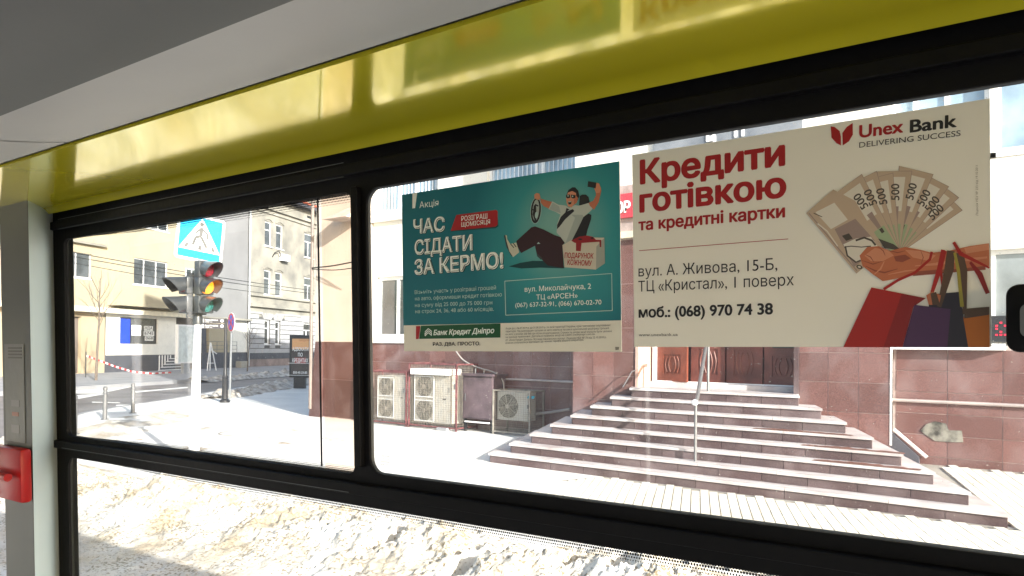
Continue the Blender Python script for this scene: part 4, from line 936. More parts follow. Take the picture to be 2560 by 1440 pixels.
w = MB(); c = pole_at(738); w.box(c.x-.085, c.x-.03, c.y-.14, c.y-.06, c.z-.35, c.z+.33); w.build('backplate', m_blackp, tl_)
# pedestrian crossing sign
sc_ = Vector(pole_at(600)); sgn_x = FY(490, 598, 6.45)
cs = thing('crossing_sign', tuple(sgn_x), 'blue and white pedestrian crossing sign on top of the traffic light pole', 'road sign')
MC = Matrix.Translation(sgn_x+Vector((.07, 0, .0))) @ Matrix.Rotation(R(88), 4, 'Z') @ Matrix.Rotation(R(5), 4, 'Y')
def rrect(hw, hh, r, n_=5, cx=0, cz=0):
    out = []
    for sx, sz, a0 in ((1, -1, -90), (1, 1, 0), (-1, 1, 90), (-1, -1, 180)):
        for i in range(n_+1): a = R(a0+90*i/n_); out.append((cx+sx*(hw-r)+r*math.cos(a), cz+sz*(hh-r)+r*math.sin(a)))
    return out
HW = .385
def sgp(name, pts, y, mat): w = MB(MC); w.prism(pts, y-.0012, y); return w.build(name, mat, cs)
w = MB(MC); w.prism(rrect(HW, .36, .05), -.06, -.04); w.build('plate', m_plast, cs)
sgp('blue_field', rrect(HW-.04, .32, .02), -.061, ink('sign_cyan', (.01, .38, .70)))
sgp('white_triangle', [(-HW+.045, -.20), (HW-.045, -.20), (0, .315)], -.063, m_letter)
def seg(p, q, wd):
    p, q = Vector(p), Vector(q); d = (q-p).normalized(); n_ = Vector((-d.y, d.x))*wd/2; return [tuple(p-n_), tuple(q-n_), tuple(q+n_), tuple(p+n_)]
w = MB(MC); k_ = 0
fig = [[(.0+.035*math.cos(R(a)), .215+.035*math.sin(R(a))) for a in range(0, 360, 40)], seg((0, .17), (.0, .04), .055), seg((0.01, .04), (-.09, .0), .045), seg((-.08, .0), (-.12, -.12), .042), seg((.01, .02), (.11, -.13), .042), seg((.01, .15), (.10, .09), .03), seg((.1, .1), (.11, .0), .03), seg((-.01, .15), (-.09, .07), .03),
       [(-.26, -.17), (-.2, -.17), (-.18, -.10), (-.22, -.10)], [(-.03, -.18), (.03, -.18), (.02, -.11), (-.02, -.11)], [(.2, -.17), (.26, -.17), (.22, -.10), (.18, -.10)]]
for pts in fig: w.prism(pts, -.0660-.0003*k_, -.064); k_ += 1
w.build('walking_figure', pm('sign_black', (.12, .12, .12), .5), cs)
for s_ in (-.2, .2): pass
w = MB(); w.tube([pole_at(645), Vector((pole_at(645).x, 6.45, sgn_x.z+.3))], .03, 8); w.build('mast', m_steel, cs, smooth=True)

# overhead wires
def wire(p0, p1, off, r, label, sag=.15):
    a, b = LF(*p0, off), LF(*p1, off); A_, B_ = lw(a[0], off, a[1]), lw(b[0], off, b[1]); w = MB()
    A2 = A_+(A_-B_)*.35; pts = [A2.lerp(B_, i/12)-Vector((0, 0, sag*math.sin(math.pi*i/12))) for i in range(13)]; w.tube(pts, r, 5)
    tag(w.build('overhead_wire', m_wire), label, 'wire', 'trolley wires over the street')
wire((230, 633), (786, 727), 12, .018, 'upper thin trolley wire crossing before the far houses')
wire((230, 643), (786, 735), 12, .018, 'middle thin trolley wire just below the upper one')
wire((215, 656), (700, 738), 13, .014, 'lowest thin trolley wire before the far houses')
cable('cable', [Vector((XC+.0, YB-.14, FY(790, 671, YB).z)), FY(835, 664, YB-.3), FY(905, 650, YB-.6)], .018, m_wire, 'upper black cable leaving the downpipe along the peach wall')
cable('cable', [Vector((XC+.0, YB-.13, FY(790, 671, YB).z-.03)), FY(840, 675, YB-.3), FY(905, 666, YB-.5)], .012, m_wire, 'lower slack black cable leaving the downpipe along the peach wall')
# awning lamp on the peach wall
w = MB(); q0 = FY(849, 557, YB); q1 = FY(882, 542, YB); w.add([(q0.x, YB-.6, q0.z), (q1.x+.4, YB-.6, q0.z), (q1.x+.4, YB-.002, q1.z+.25), (q0.x+.35, YB-.002, q1.z+.25), (q0.x+.1, YB-.002, q0.z), (q1.x+.4, YB-.002, q0.z)], [(0, 1, 2, 3), (0, 3, 4), (1, 5, 2), (0, 4, 5, 1)])
tag(w.build('awning', pm('awning_grey', (.5, .45, .42), .7)), 'small grey canopy high on the peach corner wall', 'canopy')

# manhole arc in the snow
c = G(612, 1083, .0); w = MB()
pts = [(c.x+.55*math.cos(a), c.y+.55*math.sin(a)) for a in [R(180+i*9) for i in range(0, 19)]]
w2 = [(c.x+.50*math.cos(a), c.y+.50*math.sin(a)) for a in [R(180+i*9) for i in range(18, -1, -1)]]
w.slab(pts+w2, .002, .012); tag(w.build('manhole_rim', m_joint), 'curved rim of a manhole showing in the white plaza', 'manhole')

# ============================================================ SNOW BANKS NEAR THE TRAM
from mathutils import noise
def snow_field(name, x0, x1, y0_, y1_, nx, ny, hf, mat, label, kind='stuff'):
    vs = []; fs = []
    for i in range(nx+1):
        for j in range(ny+1):
            x = x0+(x1-x0)*i/nx; y = y0_+(y1_-y0_)*j/ny; vs.append((x, y, hf(x, y)))
    for i in range(nx):
        for j in range(ny): a = i*(ny+1)+j; fs.append((a, a+ny+1, a+ny+2, a+1))
    w = MB(); w.add(vs, fs); return tag(w.build(name, mat, smooth=True), label, kind=kind)
def hbank(x, y):
    q = Vector((x, y, 0)); yc_ = 4.75+.11*max(0, x+8.5); prof = math.exp(-((y-yc_-.12*math.sin(x*.7))/.8)**2)
    big = noise.fractal(q*.9+Vector((5, 1, 2)), .9, 2.0, 4); f = noise.fractal(q*5, .7, 2.1, 5); rid = abs(noise.noise(q*2.3+Vector((9, 3, 0))))
    holes = 0
    for hx, hy, hr_ in HOLES:
        d = math.hypot((x-hx)/.5, (y-hy)); holes += .42*math.exp(-(d/(hr_*1.7))**4)
    v1 = noise.voronoi(q*2.6+Vector((.4*f, .4*big, 0)))[0][0]; v2 = noise.voronoi(q*8+Vector((3, f, 0)))[0][0]
    z = -.13+prof*(.36+.16*big)+(.085*(.45-v1)+.045*(.5-v2)+.035*f+.02*noise.noise(q*22))*(.25+prof)-holes*prof
    return max(z, -.34)
HOLES = []
for px, py, r_ in ((970, 1338, .11), (1262, 1366, .09), (1160, 1395, .12), (1018, 1292, .07), (1330, 1405, .07), (1440, 1405, .10), (1545, 1432, .08), (1120, 1330, .05), (1150, 1372, .06)):
    P_ = G(px, py, .18); HOLES.append((P_.x, P_.y, r_))
snow_field('snow_bank', -13.5, .5, 2.2, 7.0, 600, 270, hbank, m_slush, 'crusted dirty snow bank along the road beside the tram')
def hthin(x, y):
    q = Vector((x, y, 0)); f = noise.fractal(q*1.1, .8, 2.1, 5); f2 = noise.fractal(q*6, .8, 2, 4)
    e = min(1, max(0, (x+18.5+.35*(y-8)*1.6)/2.0)); edge = max(0, 1-abs(x+17.2+1.0*(y-8.2)*.9)/1.4)
    return -.02+.03*f+.02*f2+.07*edge*(1+f)
snow_field('snow_crust', -20.5, -10, 5.4, 11.2, 220, 130, lambda x, y: (hthin(x, y) if x > -18.0-1.02*(y-6.6) else -.2), m_crust, 'thin uneven snow crust on the plaza near the bollards')

# ============================================================ TRAM INTERIOR
m_frame = pm('black_rubber', (.004, .004, .005), .55, .2, 8, .05, spec=.15); m_yp = pm('yellow_gloss', (.90, .80, .035), .12, .03, 3, .003, 90, coat=.55, spec=.6, metal=.38); m_ceil = pm('ceiling_grey', (.56, .555, .53), .5, .04, 3, .02, 60); m_ceil2 = pm('ceiling_shade_grey', (.17, .175, .165), .6, .04, 3, .02, 60)
m_pil = pm('pillar_grey', (.62, .74, .76), .45, .05, 3, .0); m_pil2 = pm('pillar_shaded', (.10, .11, .10), .5, .1, 3, 0); m_floor = pm('floor_vinyl', (.34, .34, .345), .6, .2, 5, .1); m_shell = pm('shell_grey', (.78, .79, .80), .6, .05, 3, 0)
m_gl1 = glass_pane('tram_glass', (.96, .97, .96), dirt=.006); m_gl2 = glass_pane('warm_glass', (.97, .91, .84), dirt=.006); m_gasket = pm('grey_gasket', (.10, .11, .12), .5, .1, 9, 0)
tram = bpy.data.objects.new('tram', None); COL.objects.link(tram); tram.location = (0, 0, .25); PM['tram'] = Matrix.Translation((0, 0, .25))
tag(tram, 'tram seen from inside with black window frames, yellow trim and grey ceiling', 'tram')
def curve_plate(name, outer, holes, y, thick, mat, bevel=.004):
    cu = bpy.data.curves.new(name, 'CURVE'); cu.dimensions = '2D'; cu.fill_mode = 'BOTH'; cu.extrude = thick/2; cu.bevel_depth = bevel; cu.bevel_resolution = 2
    for pts in [outer]+holes:
        sp = cu.splines.new('POLY'); sp.points.add(len(pts)-1)
        for i, p in enumerate(pts): sp.points[i].co = (p[0], p[1], 0, 1)
        sp.use_cyclic_u = True
    o = bpy.data.objects.new(name, cu); me = bpy.data.meshes.new_from_object(o); bpy.data.objects.remove(o)
    me.transform(T4 @ Matrix.Translation((0, y, 0)) @ Matrix.Rotation(R(90), 4, 'X')); me.materials.clear(); me.materials.append(mat)
    ob = bpy.data.objects.new(name, me); COL.objects.link(ob); setp(ob, tram); return ob
def rr4(x0, x1, z0, z1, r, n_=6): return rrect((x1-x0)/2, (z1-z0)/2, r, n_, (x0+x1)/2, (z0+z1)/2)
XL = -2.108; WX0, WX1 = XL, -1.024; VX0, VX1 = -.987, .55; ZT, ZBm = .266, -.252; LZ = -.312
YF = .98
o1 = rr4(WX0, WX1, ZBm-.006, ZT, .018); o2 = rr4(VX0, VX1, ZBm, ZT, .03); o3 = rr4(WX0, VX1, -.95, LZ, .03)
curve_plate('window_frame', [(-2.165, -1.1), (.7, -1.1), (.7, .352), (-2.165, .352)], [o1, o2, o3], YF+.001, .005, m_frame, .0015)
TB = MB(T4)
# crossbar rails and channel lines, mullion ribs (interior relief)
def tbox(name, x0, x1, y0_, y1_, z0_, z1_, mat, bev=.002, label=None): w = MB(T4); w.box(x0, x1, y0_, y1_, z0_, z1_); return w.build(name, mat, tram, bevel=bev, label=label)
tbox('crossbar_rail', -2.235, -2.166, .93, .979, -.290, -.262, m_frame, .006, label='stub end of the rail at the left'); tbox('crossbar_rail', -2.165, .69, .961, .979, -.290, -.270, m_frame)
tbox('top_rail', -2.235, -2.166, .93, .979, .270, .305, m_frame, .006); tbox('top_rail', -2.165, .69, .962, .979, .292, .312, m_frame); tbox('mullion_rib', -1.014, -.998, .965, .979, -.24, .27, m_frame)
for z_ in (.289, .3145, -.2865): w = MB(T4); w.tube([(-2.1, .9605, z_), (WX1, .9605, z_)], .0007, 4); w.build('channel_line', m_gasket, tram)
# glass
def gl(name, x0, x1, z0_, z1_, y, mat): w = MB(T4); w.box(x0, x1, y, y+.004, z0_, z1_); return w.build(name, mat, tram)
Xs = TP(800, 800, .988).x; Xm = TP(486, 1000, 1.0).x
gl('sliding_pane', WX0-.01, Xs, ZBm-.01, ZT+.01, .9885, m_gl1); gl('sliding_pane', Xs+.001, WX1+.01, ZBm-.01, ZT+.01, .9945, m_gl2)
gl('window_pane', VX0-.02, VX1+.02, ZBm-.02, ZT+.02, .9885, m_gl1); gl('lower_pane', WX0-.02, VX1+.02, -.97, LZ+.02, .9885, m_gl1)
w = MB(T4); w.box(Xs-.0012, Xs+.0012, .9855, .988, ZBm, ZT); w.build('pane_edge', m_frame, tram)
def ring(name, pts, y, r, mat): w = MB(T4); q = [(p[0], y, p[1]) for p in pts]; q.append(q[0]); w.tube(q, r, 6, cap=False); return w.build(name, mat, tram, smooth=True)
ring('gasket', rr4(VX0, VX1, ZBm, ZT, .03), .985, .0038, m_gasket); ring('gasket', rr4(WX0, WX1, ZBm-.006, ZT, .018), .985, .0025, m_frame)
# frit dots
fm = frit_mat()
def frit(segs, y=.9875):                      # (x0,z0)-(x1,z1) along the edge, inward normal, width
    for (a, b, nrm, wd, tp0) in [q if len(q) == 5 else (*q, 1.0) for q in segs]:
        a, b = Vector(a)-Vector(nrm)*.0035, Vector(b)-Vector(nrm)*.0035; nrm = Vector(nrm)*(wd+.0035); L_ = (b-a).length; me = bpy.data.meshes.new('frit_border')
        me.from_pydata([tuple(T4 @ Vector((p.x, y, p.y))) for p in (a, b, b+nrm, a+nrm*tp0)], [], [(0, 1, 2, 3)]); uv = me.uv_layers.new(name='UVMap'); n_ = L_/(wd/5)
        for i, c in enumerate(((0, 0), (n_, 0), (n_, 1), (0, 1))): uv.data[i].uv = c
        me.materials.append(fm); o = bpy.data.objects.new('frit_border', me); COL.objects.link(o); setp(o, tram)
frit([((-2.1, ZT), (-1.5, ZT), (0, -1), .020, .15), ((-1.5, ZT), (WX1, ZT), (0, -1), .020), ((WX1, ZT), (WX1, ZBm), (-1, 0), .013), ((-2.1, ZBm-.004), (-1.5, ZBm-.004), (0, 1), .012, .1), ((-1.5, ZBm-.004), (WX1, ZBm-.004), (0, 1), .012), ((-2.1, LZ), (-1.4, LZ), (0, -1), .020, .1), ((-1.4, LZ), (.5, LZ), (0, -1), .020)])
# trim panel and ceiling (profile in Y,Z swept along X)
def sweep(name, prof, x0, x1, mat, thick=.006, smooth=True):
    w = MB(T4); n_ = len(prof); vs = []; fs = []
    for x in (x0, x1):
        for y, z in prof: vs.append((x, y, z))
        for y, z in prof: vs.append((x, y, z+thick))
    for i in range(n_-1): fs.append((i, i+1, 2*n_+i+1, 2*n_+i)); fs.append((n_+i, 3*n_+i, 3*n_+i+1, n_+i+1))
    fs += [(0, 2*n_, 3*n_, n_), (n_-1, 2*n_-1, 4*n_-1, 3*n_-1)]
    w.add(vs, fs); return w.build(name, mat, tram, smooth=smooth)
XA, XZ = -6.0, 4.0
ZY0 = TP(1280, 285, .955).z; yp = [(.956, ZY0-.004)]; yy_, zz_ = .95, ZY0-.001
while True:                                   # the trim curves out of the frame, then runs almost level
    yp.append((yy_, zz_)); q_ = (.95-yy_); sl_ = R(2.2+20*max(0, 1-q_/.032)**1.3)
    if zz_ > .5163*yy_-.001: break
    yy_ -= .005; zz_ += .005*math.tan(sl_)
sweep('trim_panel', yp, XA, XZ, m_yp)
zs = yp[-1][1]; ys = yp[-1][0]
Xj = TP(163, 364, ys-.01).x
arc = [(ys-.006, zs+.012), (ys-.008, zs+.003), (ys-.02, zs+.002)]+[(ys-.02-.34*math.sin(R(90*i/12)), zs+.002+.17*(1-math.cos(R(90*i/12)))+.03*i/12) for i in range(1, 13)]
# cove first rises steeply then levels: mirror the arc
cv = [(ys-.006, zs+.015), (ys-.008, zs+.004)]
for i in range(9): s_ = i/8; cv.append((ys-.012-.17*s_, zs+.004-.022*math.sin(s_*math.pi/2)))
y9, z9 = cv[-1]
for i in range(1, 11): s_ = i/10; cv.append((y9-.15*math.sin(R(88*s_)), z9+.19*(1-math.cos(R(88*s_)))))
cv.append((-.3, z9+.235)); cv.append((-1.2, zs+.20)); cv.append((-1.55, zs+.05))
kc = 11
sweep('panel_joint', [(y, z+.002) for y, z in cv], Xj-.008, Xj+.008, m_frame, .002)
sweep('ceiling_panel', cv[:kc], Xj+.003, XZ, m_ceil); sweep('ceiling_panel', cv[:kc], XA, Xj-.003, m_ceil)
sweep('ceiling_shaded', cv[kc-1:], Xj+.003, XZ, m_ceil2); sweep('ceiling_shaded', cv[kc-1:], XA, Xj-.003, m_ceil2)  # same ceiling continued in a darker grey that paints in its shade
w = MB(T4); w.box(XA, XZ, -1.6, 1.05, zs+.235, zs+.26); w.build('roof', m_shell, tram)
w = MB(T4); w.box(XA, XZ, .992, 1.05, .30, zs+.234); w.box(XA, XZ, .995, 1.05, -1.75, -1.0); w.box(-6, -4.2, .99, 1.04, -1.0, .31); w.build('side_wall', m_shell, tram)
# pillar between window and door
w = MB(T4); pxr = -2.166; xq = TP(75, 900, .86).x
w.add([(pxr, .98, -1.7), (pxr, .98, .353), (xq, .862, .352), (xq, .862, -1.7), (pxr-.02, 1.03, -1.7), (pxr-.02, 1.03, .353)], [(0, 1, 2, 3)]); w.build('pillar_side', m_pil, tram)
xq2 = TP(7, 1000, .86).x
w = MB(T4); w.add([(xq, .861, -1.7), (xq, .861, .352), (xq2, .861, .352), (xq2, .861, -1.7), (xq2, 1.03, -1.7), (xq2, 1.03, .352), (pxr, 1.03, -1.7), (pxr, 1.03, .352)], [(0, 1, 2, 3), (3, 2, 5, 4), (4, 5, 7, 6)]); w.build('pillar_front', m_pil2, tram)  # front face of the pillar has its shade in the darker grey
# unseen far side of the cabin, opened wide and kept pale for fill light
w = MB(T4); YO = -1.55
wall(w, XA, XZ, -1.7, zs+.06, YO, [(-5.6, -3.9, -1.0, .44), (-3.6, -1.9, -1.0, .44), (-1.6, .1, -1.0, .44), (.4, 2.1, -1.0, .44), (2.3, 3.8, -1.0, .44)], -.05); w.build('side_wall', m_shell, tram)
w = MB(T4); w.box(XA, XZ, YO-.05, 1.04, -1.78, -1.70); w.build('floor', m_floor, tram)
w = MB(T4); w.box(XA-.05, XA, YO, 1.04, -1.7, zs+.3); w.build('end_wall', m_shell, tram)
# red emergency handle housing on the pillar and the sticker
rh = thing('emergency_handle', (0, 0, EYE), 'red plastic emergency handle on the grey pillar at the left edge', 'handle')
a, b = TP(0, 1180, .84), TP(62, 1180, .84); zt_, zb_ = TP(30, 1118, .84).z, TP(30, 1250, .84).z
w = MB(T4); w.box(a.x-.03, b.x, .83, .858, zb_, zt_); w.build('housing', pm('red_plastic', (.36, .006, .006), .4, .1, 9, 0, coat=.05, spec=.3), rh, bevel=.008, smooth=True)
w = MB(T4); w.tube([(a.x-.03, .81, (zt_+zb_)/2), (b.x-.018, .81, (zt_+zb_)/2)], .010, 10); w.build('lever', bpy.data.materials['red_plastic'], rh, smooth=True)
w = MB(T4); w.tube([(a.x+.005, .825, zt_-.012), (a.x+.005, .829, zt_-.012)], .004, 8); w.tube([(a.x+.005, .825, zb_+.012), (a.x+.005, .829, zb_+.012)], .004, 8); w.build('screw', m_steel, rh)
sk = thing('notice_sticker', (0, 0, EYE), 'pale notice sticker with faint small pictograms on the grey pillar', 'sticker')
Ys_ = .8605
def sq(name, x0, x1, y0_, y1_, mat, dy): a, b = TP(x0, (y0_+y1_)/2, Ys_), TP(x1, (y0_+y1_)/2, Ys_); zt_, zb_ = TP((x0+x1)/2, y0_, Ys_).z, TP((x0+x1)/2, y1_, Ys_).z; w = MB(T4); w.box(a.x, b.x, Ys_-dy-.0006, Ys_-dy, zb_, zt_); w.build(name, mat, sk)
sq('sheet', 14, 62, 860, 1104, pm('sticker_grey', (.18, .19, .18), .5, .06), .0005)
mk = ink('sticker_ink', (.05, .05, .05)); 
for (y0_, y1_) in ((868, 872), (876, 880), (884, 888), (892, 896)): sq('text_line', 22, 56, y0_, y1_, mk, .0012)
for (y0_, y1_) in ((1000, 1016), (1062, 1082)): sq('pictogram', 30, 50, y0_, y1_, ink('sticker_ink2', (.22, .22, .22)), .0012)
sq('pictogram', 32, 48, 1030, 1040, ink('sticker_red', (.3, .12, .08)), .0012)
# dark rubber knob at the right window edge
kx = TP(2516, 800, .95).x; kt, kb = TP(2550, 712, .95).z, TP(2550, 880, .95).z
kk = thing('window_latch', (0, 0, EYE), 'black rounded plastic latch at the right edge of the window', 'latch')
w = MB(T4); w.prism(rr4(kx, kx+.06, kb, kt, .012), .93, .985); w.build('body', m_frame, kk, smooth=True, bevel=.003)
w = MB(T4); w.prism(rr4(kx+.012, kx+.05, kb+.015, kt-.02, .008), .924, .929); w.build('cover', m_gasket, kk, smooth=True)
# glass stamps
def stamp(px, py, lines, hpx, flip=False):
    for i, s_ in enumerate(lines):
        P_ = TP(px, py+i*hpx*1.5, .9875); M = T4 @ Matrix.Translation((P_.x, .9873, P_.z)) @ Matrix.Rotation(R(90), 4, 'X')
        if flip: M = M @ Matrix.Rotation(math.pi, 4, 'Z')
        text_mesh(s_, 'glass_stamp', m_ink, M, height=hpx/F_PX*1.35, width=None, parent=tram)
stamp(928, 508, ['ЕЛЕКТРОН', 'SAFEGLASS', '43R-000187', 'DOT-1041', 'E6 43R-01262'], 5.2)
stamp(975, 1140, ['43R-01262', 'DOT-1041', 'SAFEGLASS', 'ЕЛЕКТРОН'], 4.6, True)

# ============================================================ POSTERS
def homography(src, dst):
    """3x3 from four point pairs"""
    A = []; B = []
    for (x, y), (u, v) in zip(src, dst): A.append([x, y, 1, 0, 0, 0, -u*x, -u*y]); B.append(u); A.append([0, 0, 0, x, y, 1, -v*x, -v*y]); B.append(v)
    n_ = 8; M = [r+[b] for r, b in zip(A, B)]
    for i in range(n_):
        p = max(range(i, n_), key=lambda r: abs(M[r][i])); M[i], M[p] = M[p], M[i]
        for r in range(n_):
            if r != i: f_ = M[r][i]/M[i][i]; M[r] = [a-f_*b for a, b in zip(M[r], M[i])]
    return [M[i][n_]/M[i][i] for i in range(n_)]+[1]
def hmap(Hm, x, y): d = Hm[6]*x+Hm[7]*y+1; return (Hm[0]*x+Hm[1]*y+Hm[2])/d, (Hm[3]*x+Hm[4]*y+Hm[5])/d
class Poster:
    def __init__(s, name, quad, label, mat):
        TL, TR, BL, BR = [TP(*q, .983) for q in quad]
        s.x0, s.x1 = (TL.x+BL.x)/2, (TR.x+BR.x)/2; s.z0, s.z1 = (BL.z+BR.z)/2, (TL.z+TR.z)/2
        s.H = homography(quad, [(s.x0, s.z1), (s.x1, s.z1), (s.x0, s.z0), (s.x1, s.z0)])
        s.o = bpy.data.objects.new(name, None); COL.objects.link(s.o); s.o.location = T4 @ Vector(((s.x0+s.x1)/2, .983, s.z0)); PM[s.o.name] = Matrix.Translation(s.o.location); tag(s.o, label, 'poster')
        w = MB(T4); w.box(s.x0, s.x1, .983, .9845, s.z0, s.z1); w.build('sheet', mat, s.o); s.lay = 0
    def pt(s, x, y): return hmap(s.H, x, y)
    def fig(s, name, polys, mats):
        """print made of flat coloured shapes; polys (material index, pixel points)"""
        w = MB(T4)
        for mi, pts in polys:
            s.lay += 1; w.cm = mi; y = .9827-s.lay*.000012; w.poly([(p[0], y, p[1]) for p in [s.pt(*q) for q in pts]])
        return w.build(name, mats, s.o)
    def text(s, body, p0, p1, cap, mat, bold=0.0, shear=0.0, name='text_line'):
        a, b, c = s.pt(*p0), s.pt(*p1), s.pt(p0[0], p0[1]-cap); hh = c[1]-a[1]; ww = b[0]-a[0]
        s.lay += 1; M = T4 @ Matrix.Translation((a[0], .9827-s.lay*.000012, a[1])) @ Matrix.Rotation(-math.atan2(b[1]-a[1], ww), 4, 'Y') @ Matrix.Rotation(R(90), 4, 'X')
        return text_mesh(body, name, mat, M, height=hh, width=ww, bold=bold, shear=shear, parent=s.o)
def z3(x, y): return 900+x/3.7647, 380+y/3.7647       # readings taken on enlargements of the photograph
def z5(x, y): return 1240+x/5.334, 430+y/5.334
def z4(x, y): return 900+x/2.718, 700+y/2.718
def z6(x, y): return 2000+x/2.118, 200+y/2.118
def pts(f_, L_): return [f_(*p) for p in L_]
def stroke(P_, wd):
    """ribbon polygon along a polyline (pixels)"""
    V_ = [Vector(p) for p in P_]; l, r = [], []
    for i, p in enumerate(V_):
        d = (V_[min(i+1, len(V_)-1)]-V_[max(i-1, 0)]).normalized(); n_ = Vector((-d.y, d.x))*((wd[i] if isinstance(wd, list) else wd)/2); l.append(tuple(p+n_)); r.append(tuple(p-n_))
    return l+r[::-1]
def ell(cx, cy, rx, ry, rot=0, n_=20): c, s_ = math.cos(R(rot)), math.sin(R(rot)); return [(cx+rx*math.cos(2*math.pi*i/n_)*c-ry*math.sin(2*math.pi*i/n_)*s_, cy+rx*math.cos(2*math.pi*i/n_)*s_+ry*math.sin(2*math.pi*i/n_)*c) for i in range(n_)]
# teal print with the lighter glow printed behind the man
def teal_mat(c):
    m, t, b = node_mat('teal_print'); n = t.nodes; l = t.links; g_ = n.new('ShaderNodeNewGeometry'); vm = n.new('ShaderNodeVectorMath'); vm.operation = 'DISTANCE'; vm.inputs[1].default_value = c
    l.new(g_.outputs['Position'], vm.inputs[0]); rp = n.new('ShaderNodeValToRGB'); mr = n.new('ShaderNodeMapRange'); mr.inputs[2].default_value = .28; l.new(vm.outputs['Value'], mr.inputs[0]); l.new(mr.outputs[0], rp.inputs[0])
    rp.color_ramp.elements[0].color = (.19, .43, .39, 1); rp.color_ramp.elements[0].position = .1; rp.color_ramp.elements[1].color = (.0, .145, .19, 1); rp.color_ramp.elements[1].position = .62
    e = rp.color_ramp.elements.new(.32); e.color = (.03, .29, .31, 1)
    l.new(rp.outputs[0], b.inputs['Base Color']); b.inputs['Roughness'].default_value = .35; return m
m_beige = pm('poster_beige', (.79, .775, .68), .45, .03, 3, 0); m_beige2 = pm('poster_cream', (.86, .855, .79), .45, .03, 3, 0)
Q1 = [(1003, 490), (1547, 400), (1012, 882), (1555, 874)]
A1 = Poster('poster', Q1, 'teal bank poster with a man holding a steering wheel and taking a selfie', m_beige)
gc = A1.pt(1400, 575); A1.fig('teal_field', [(0, [(1003, 490), (1547, 400), (1554, 796), (1010, 818)])], [teal_mat(tuple(T4 @ Vector((gc[0], .983, gc[1]))))])
k_w = ink('print_white', (.86, .92, .88)); k_wb = ink('print_pale', (.45, .62, .58)); k_r = ink('print_scarlet', (.36, .006, .010)); k_g = ink('print_dark_green', (.0, .075, .02)); k_k = ink('print_black', (.012, .012, .015)); k_sh = ink('print_shadow_teal', (.0, .05, .055))
k_skin = ink('print_skin', (.52, .17, .09)); k_skin2 = ink('print_skin_light', (.62, .27, .16)); k_shirt = ink('print_shirt', (.50, .55, .50)); k_shirt2 = ink('print_shirt_fold', (.36, .42, .39)); k_trou = ink('print_trousers', (.03, .008, .012)); k_box = ink('print_box', (.60, .56, .46)); k_box2 = ink('print_box_side', (.36, .38, .33)); k_dred = ink('print_dark_red', (.28, .01, .015)); k_shoe = ink('print_shoe', (.58, .58, .46)); k_sole = ink('print_sole', (.03, .05, .05))
A1.fig('exclamation_mark', [(0, [(1030, 486), (1042, 484), (1037, 523), (1030, 524)])], [k_w])
A1.text('Акція', (1048, 523), (1096, 516), 16, k_w)
for s_, p0, p1, cap in (('ЧАС', (1033, 587), (1113, 579), 34), ('СІДАТИ', (1037, 640), (1183, 625), 35), ('ЗА КЕРМО!', (1037, 690), (1261, 669), 36)):
    A1.text(s_, (p0[0]+1.5, p0[1]+1.5), (p1[0]+1.5, p1[1]+1.5), cap, k_sh, .055, name='headline_shadow'); A1.text(s_, p0, p1, cap, k_w, .046, name='headline')
A1.fig('red_label', [(0, [(1140, 542), (1244, 529), (1247, 566), (1240, 571), (1128, 581)]), (1, [(1141, 539), (1241, 525), (1245, 529), (1245, 562), (1239, 567), (1127, 579)])], [k_sh, k_r])
A1.text('РОЗІГРАШ', (1154, 554.5), (1219, 546.5), 12.5, k_w, .006); A1.text('ЩОМІСЯЦЯ', (1154, 568.5), (1226, 560), 11, k_w, .006)
for s_, a, b in (('Візьміть участь у розіграші грошей', (1038, 739), (1242, 724)), ('на авто, оформивши кредит готівкою', (1039, 755), (1257, 741)), ('на суму від 25 000 до 75 000 грн', (1039, 771.5), (1233, 761.5)), ('на строк 24, 36, 48 або 60 місяців.', (1040, 787), (1237, 777.5))): A1.text(s_, a, b, 9.6, k_wb)
bx = [(1264, 703), (1530, 680), (1532, 772), (1267, 788)]
A1.fig('box_outline', [(0, stroke([bx[i], bx[(i+1) % 4]], 1.6)) for i in range(4)], [k_wb])
A1.text('вул. Миколайчука, 2', (1314, 729), (1479, 718.5), 13, k_w, .004); A1.text('ТЦ «АРСЕН»', (1343, 748), (1446, 741.5), 12.5, k_w, .006); A1.text('(067) 637-32-91, (066) 670-02-70', (1291, 768), (1505, 757), 11.5, k_w)
A1.fig('bank_badge', [(0, [(1042, 819), (1053, 818.5), (1049, 851), (1042, 852)]), (1, [(1054.5, 818), (1254, 809), (1254, 844), (1050.5, 851)])], [k_r, k_g])
A1.fig('bank_logo', [(0, stroke([(1065, 833+d), (1073, 825+d), (1082, 832+d)], 2.2)) for d in (0, 5, 10)]+[(0, stroke([(1065, 843), (1065, 835)], 1.6)), (0, stroke([(1081, 842), (1081, 834)], 1.6))], [k_w])
A1.text('Банк Кредит Дніпро', (1086, 841), (1239, 833), 13, k_w, .028, .25); A1.text('РАЗ. ДВА. ПРОСТО.', (1085, 867.5), (1204, 864), 8.5, k_k, .03)
fine = ['Акція діє з 06.07.2019 р. до 31.08.2019 р. по всій території України, крім тимчасово окупованих', 'територій. Під розіграшем грошей на авто мається на увазі щомісячний розіграш грошей', 'на авто у розмірі 300 000 грн після оподаткування. Строки та умови акції можуть бути змінені', 'чи раніше припинені. Детальні правила акції на сайті creditdnepr.com.ua.', 'АТ «Банк Кредит Дніпро». Всі види банківських послуг. Ліцензія НБУ № 70 від 22.10.2018 р.', 'Дзвінки оплачуються відповідно до чинних тарифів вашого оператора.']
for i, s_ in enumerate(fine): A1.text(s_, (1267, 823.5+i*7.2), ((1528, 1524, 1531, 1490, 1518, 1462)[i], 810.5+i*7.5), 4.6, k_k)
man = []
def Z(mi, L_): man.append((mi, pts(z5, L_)))
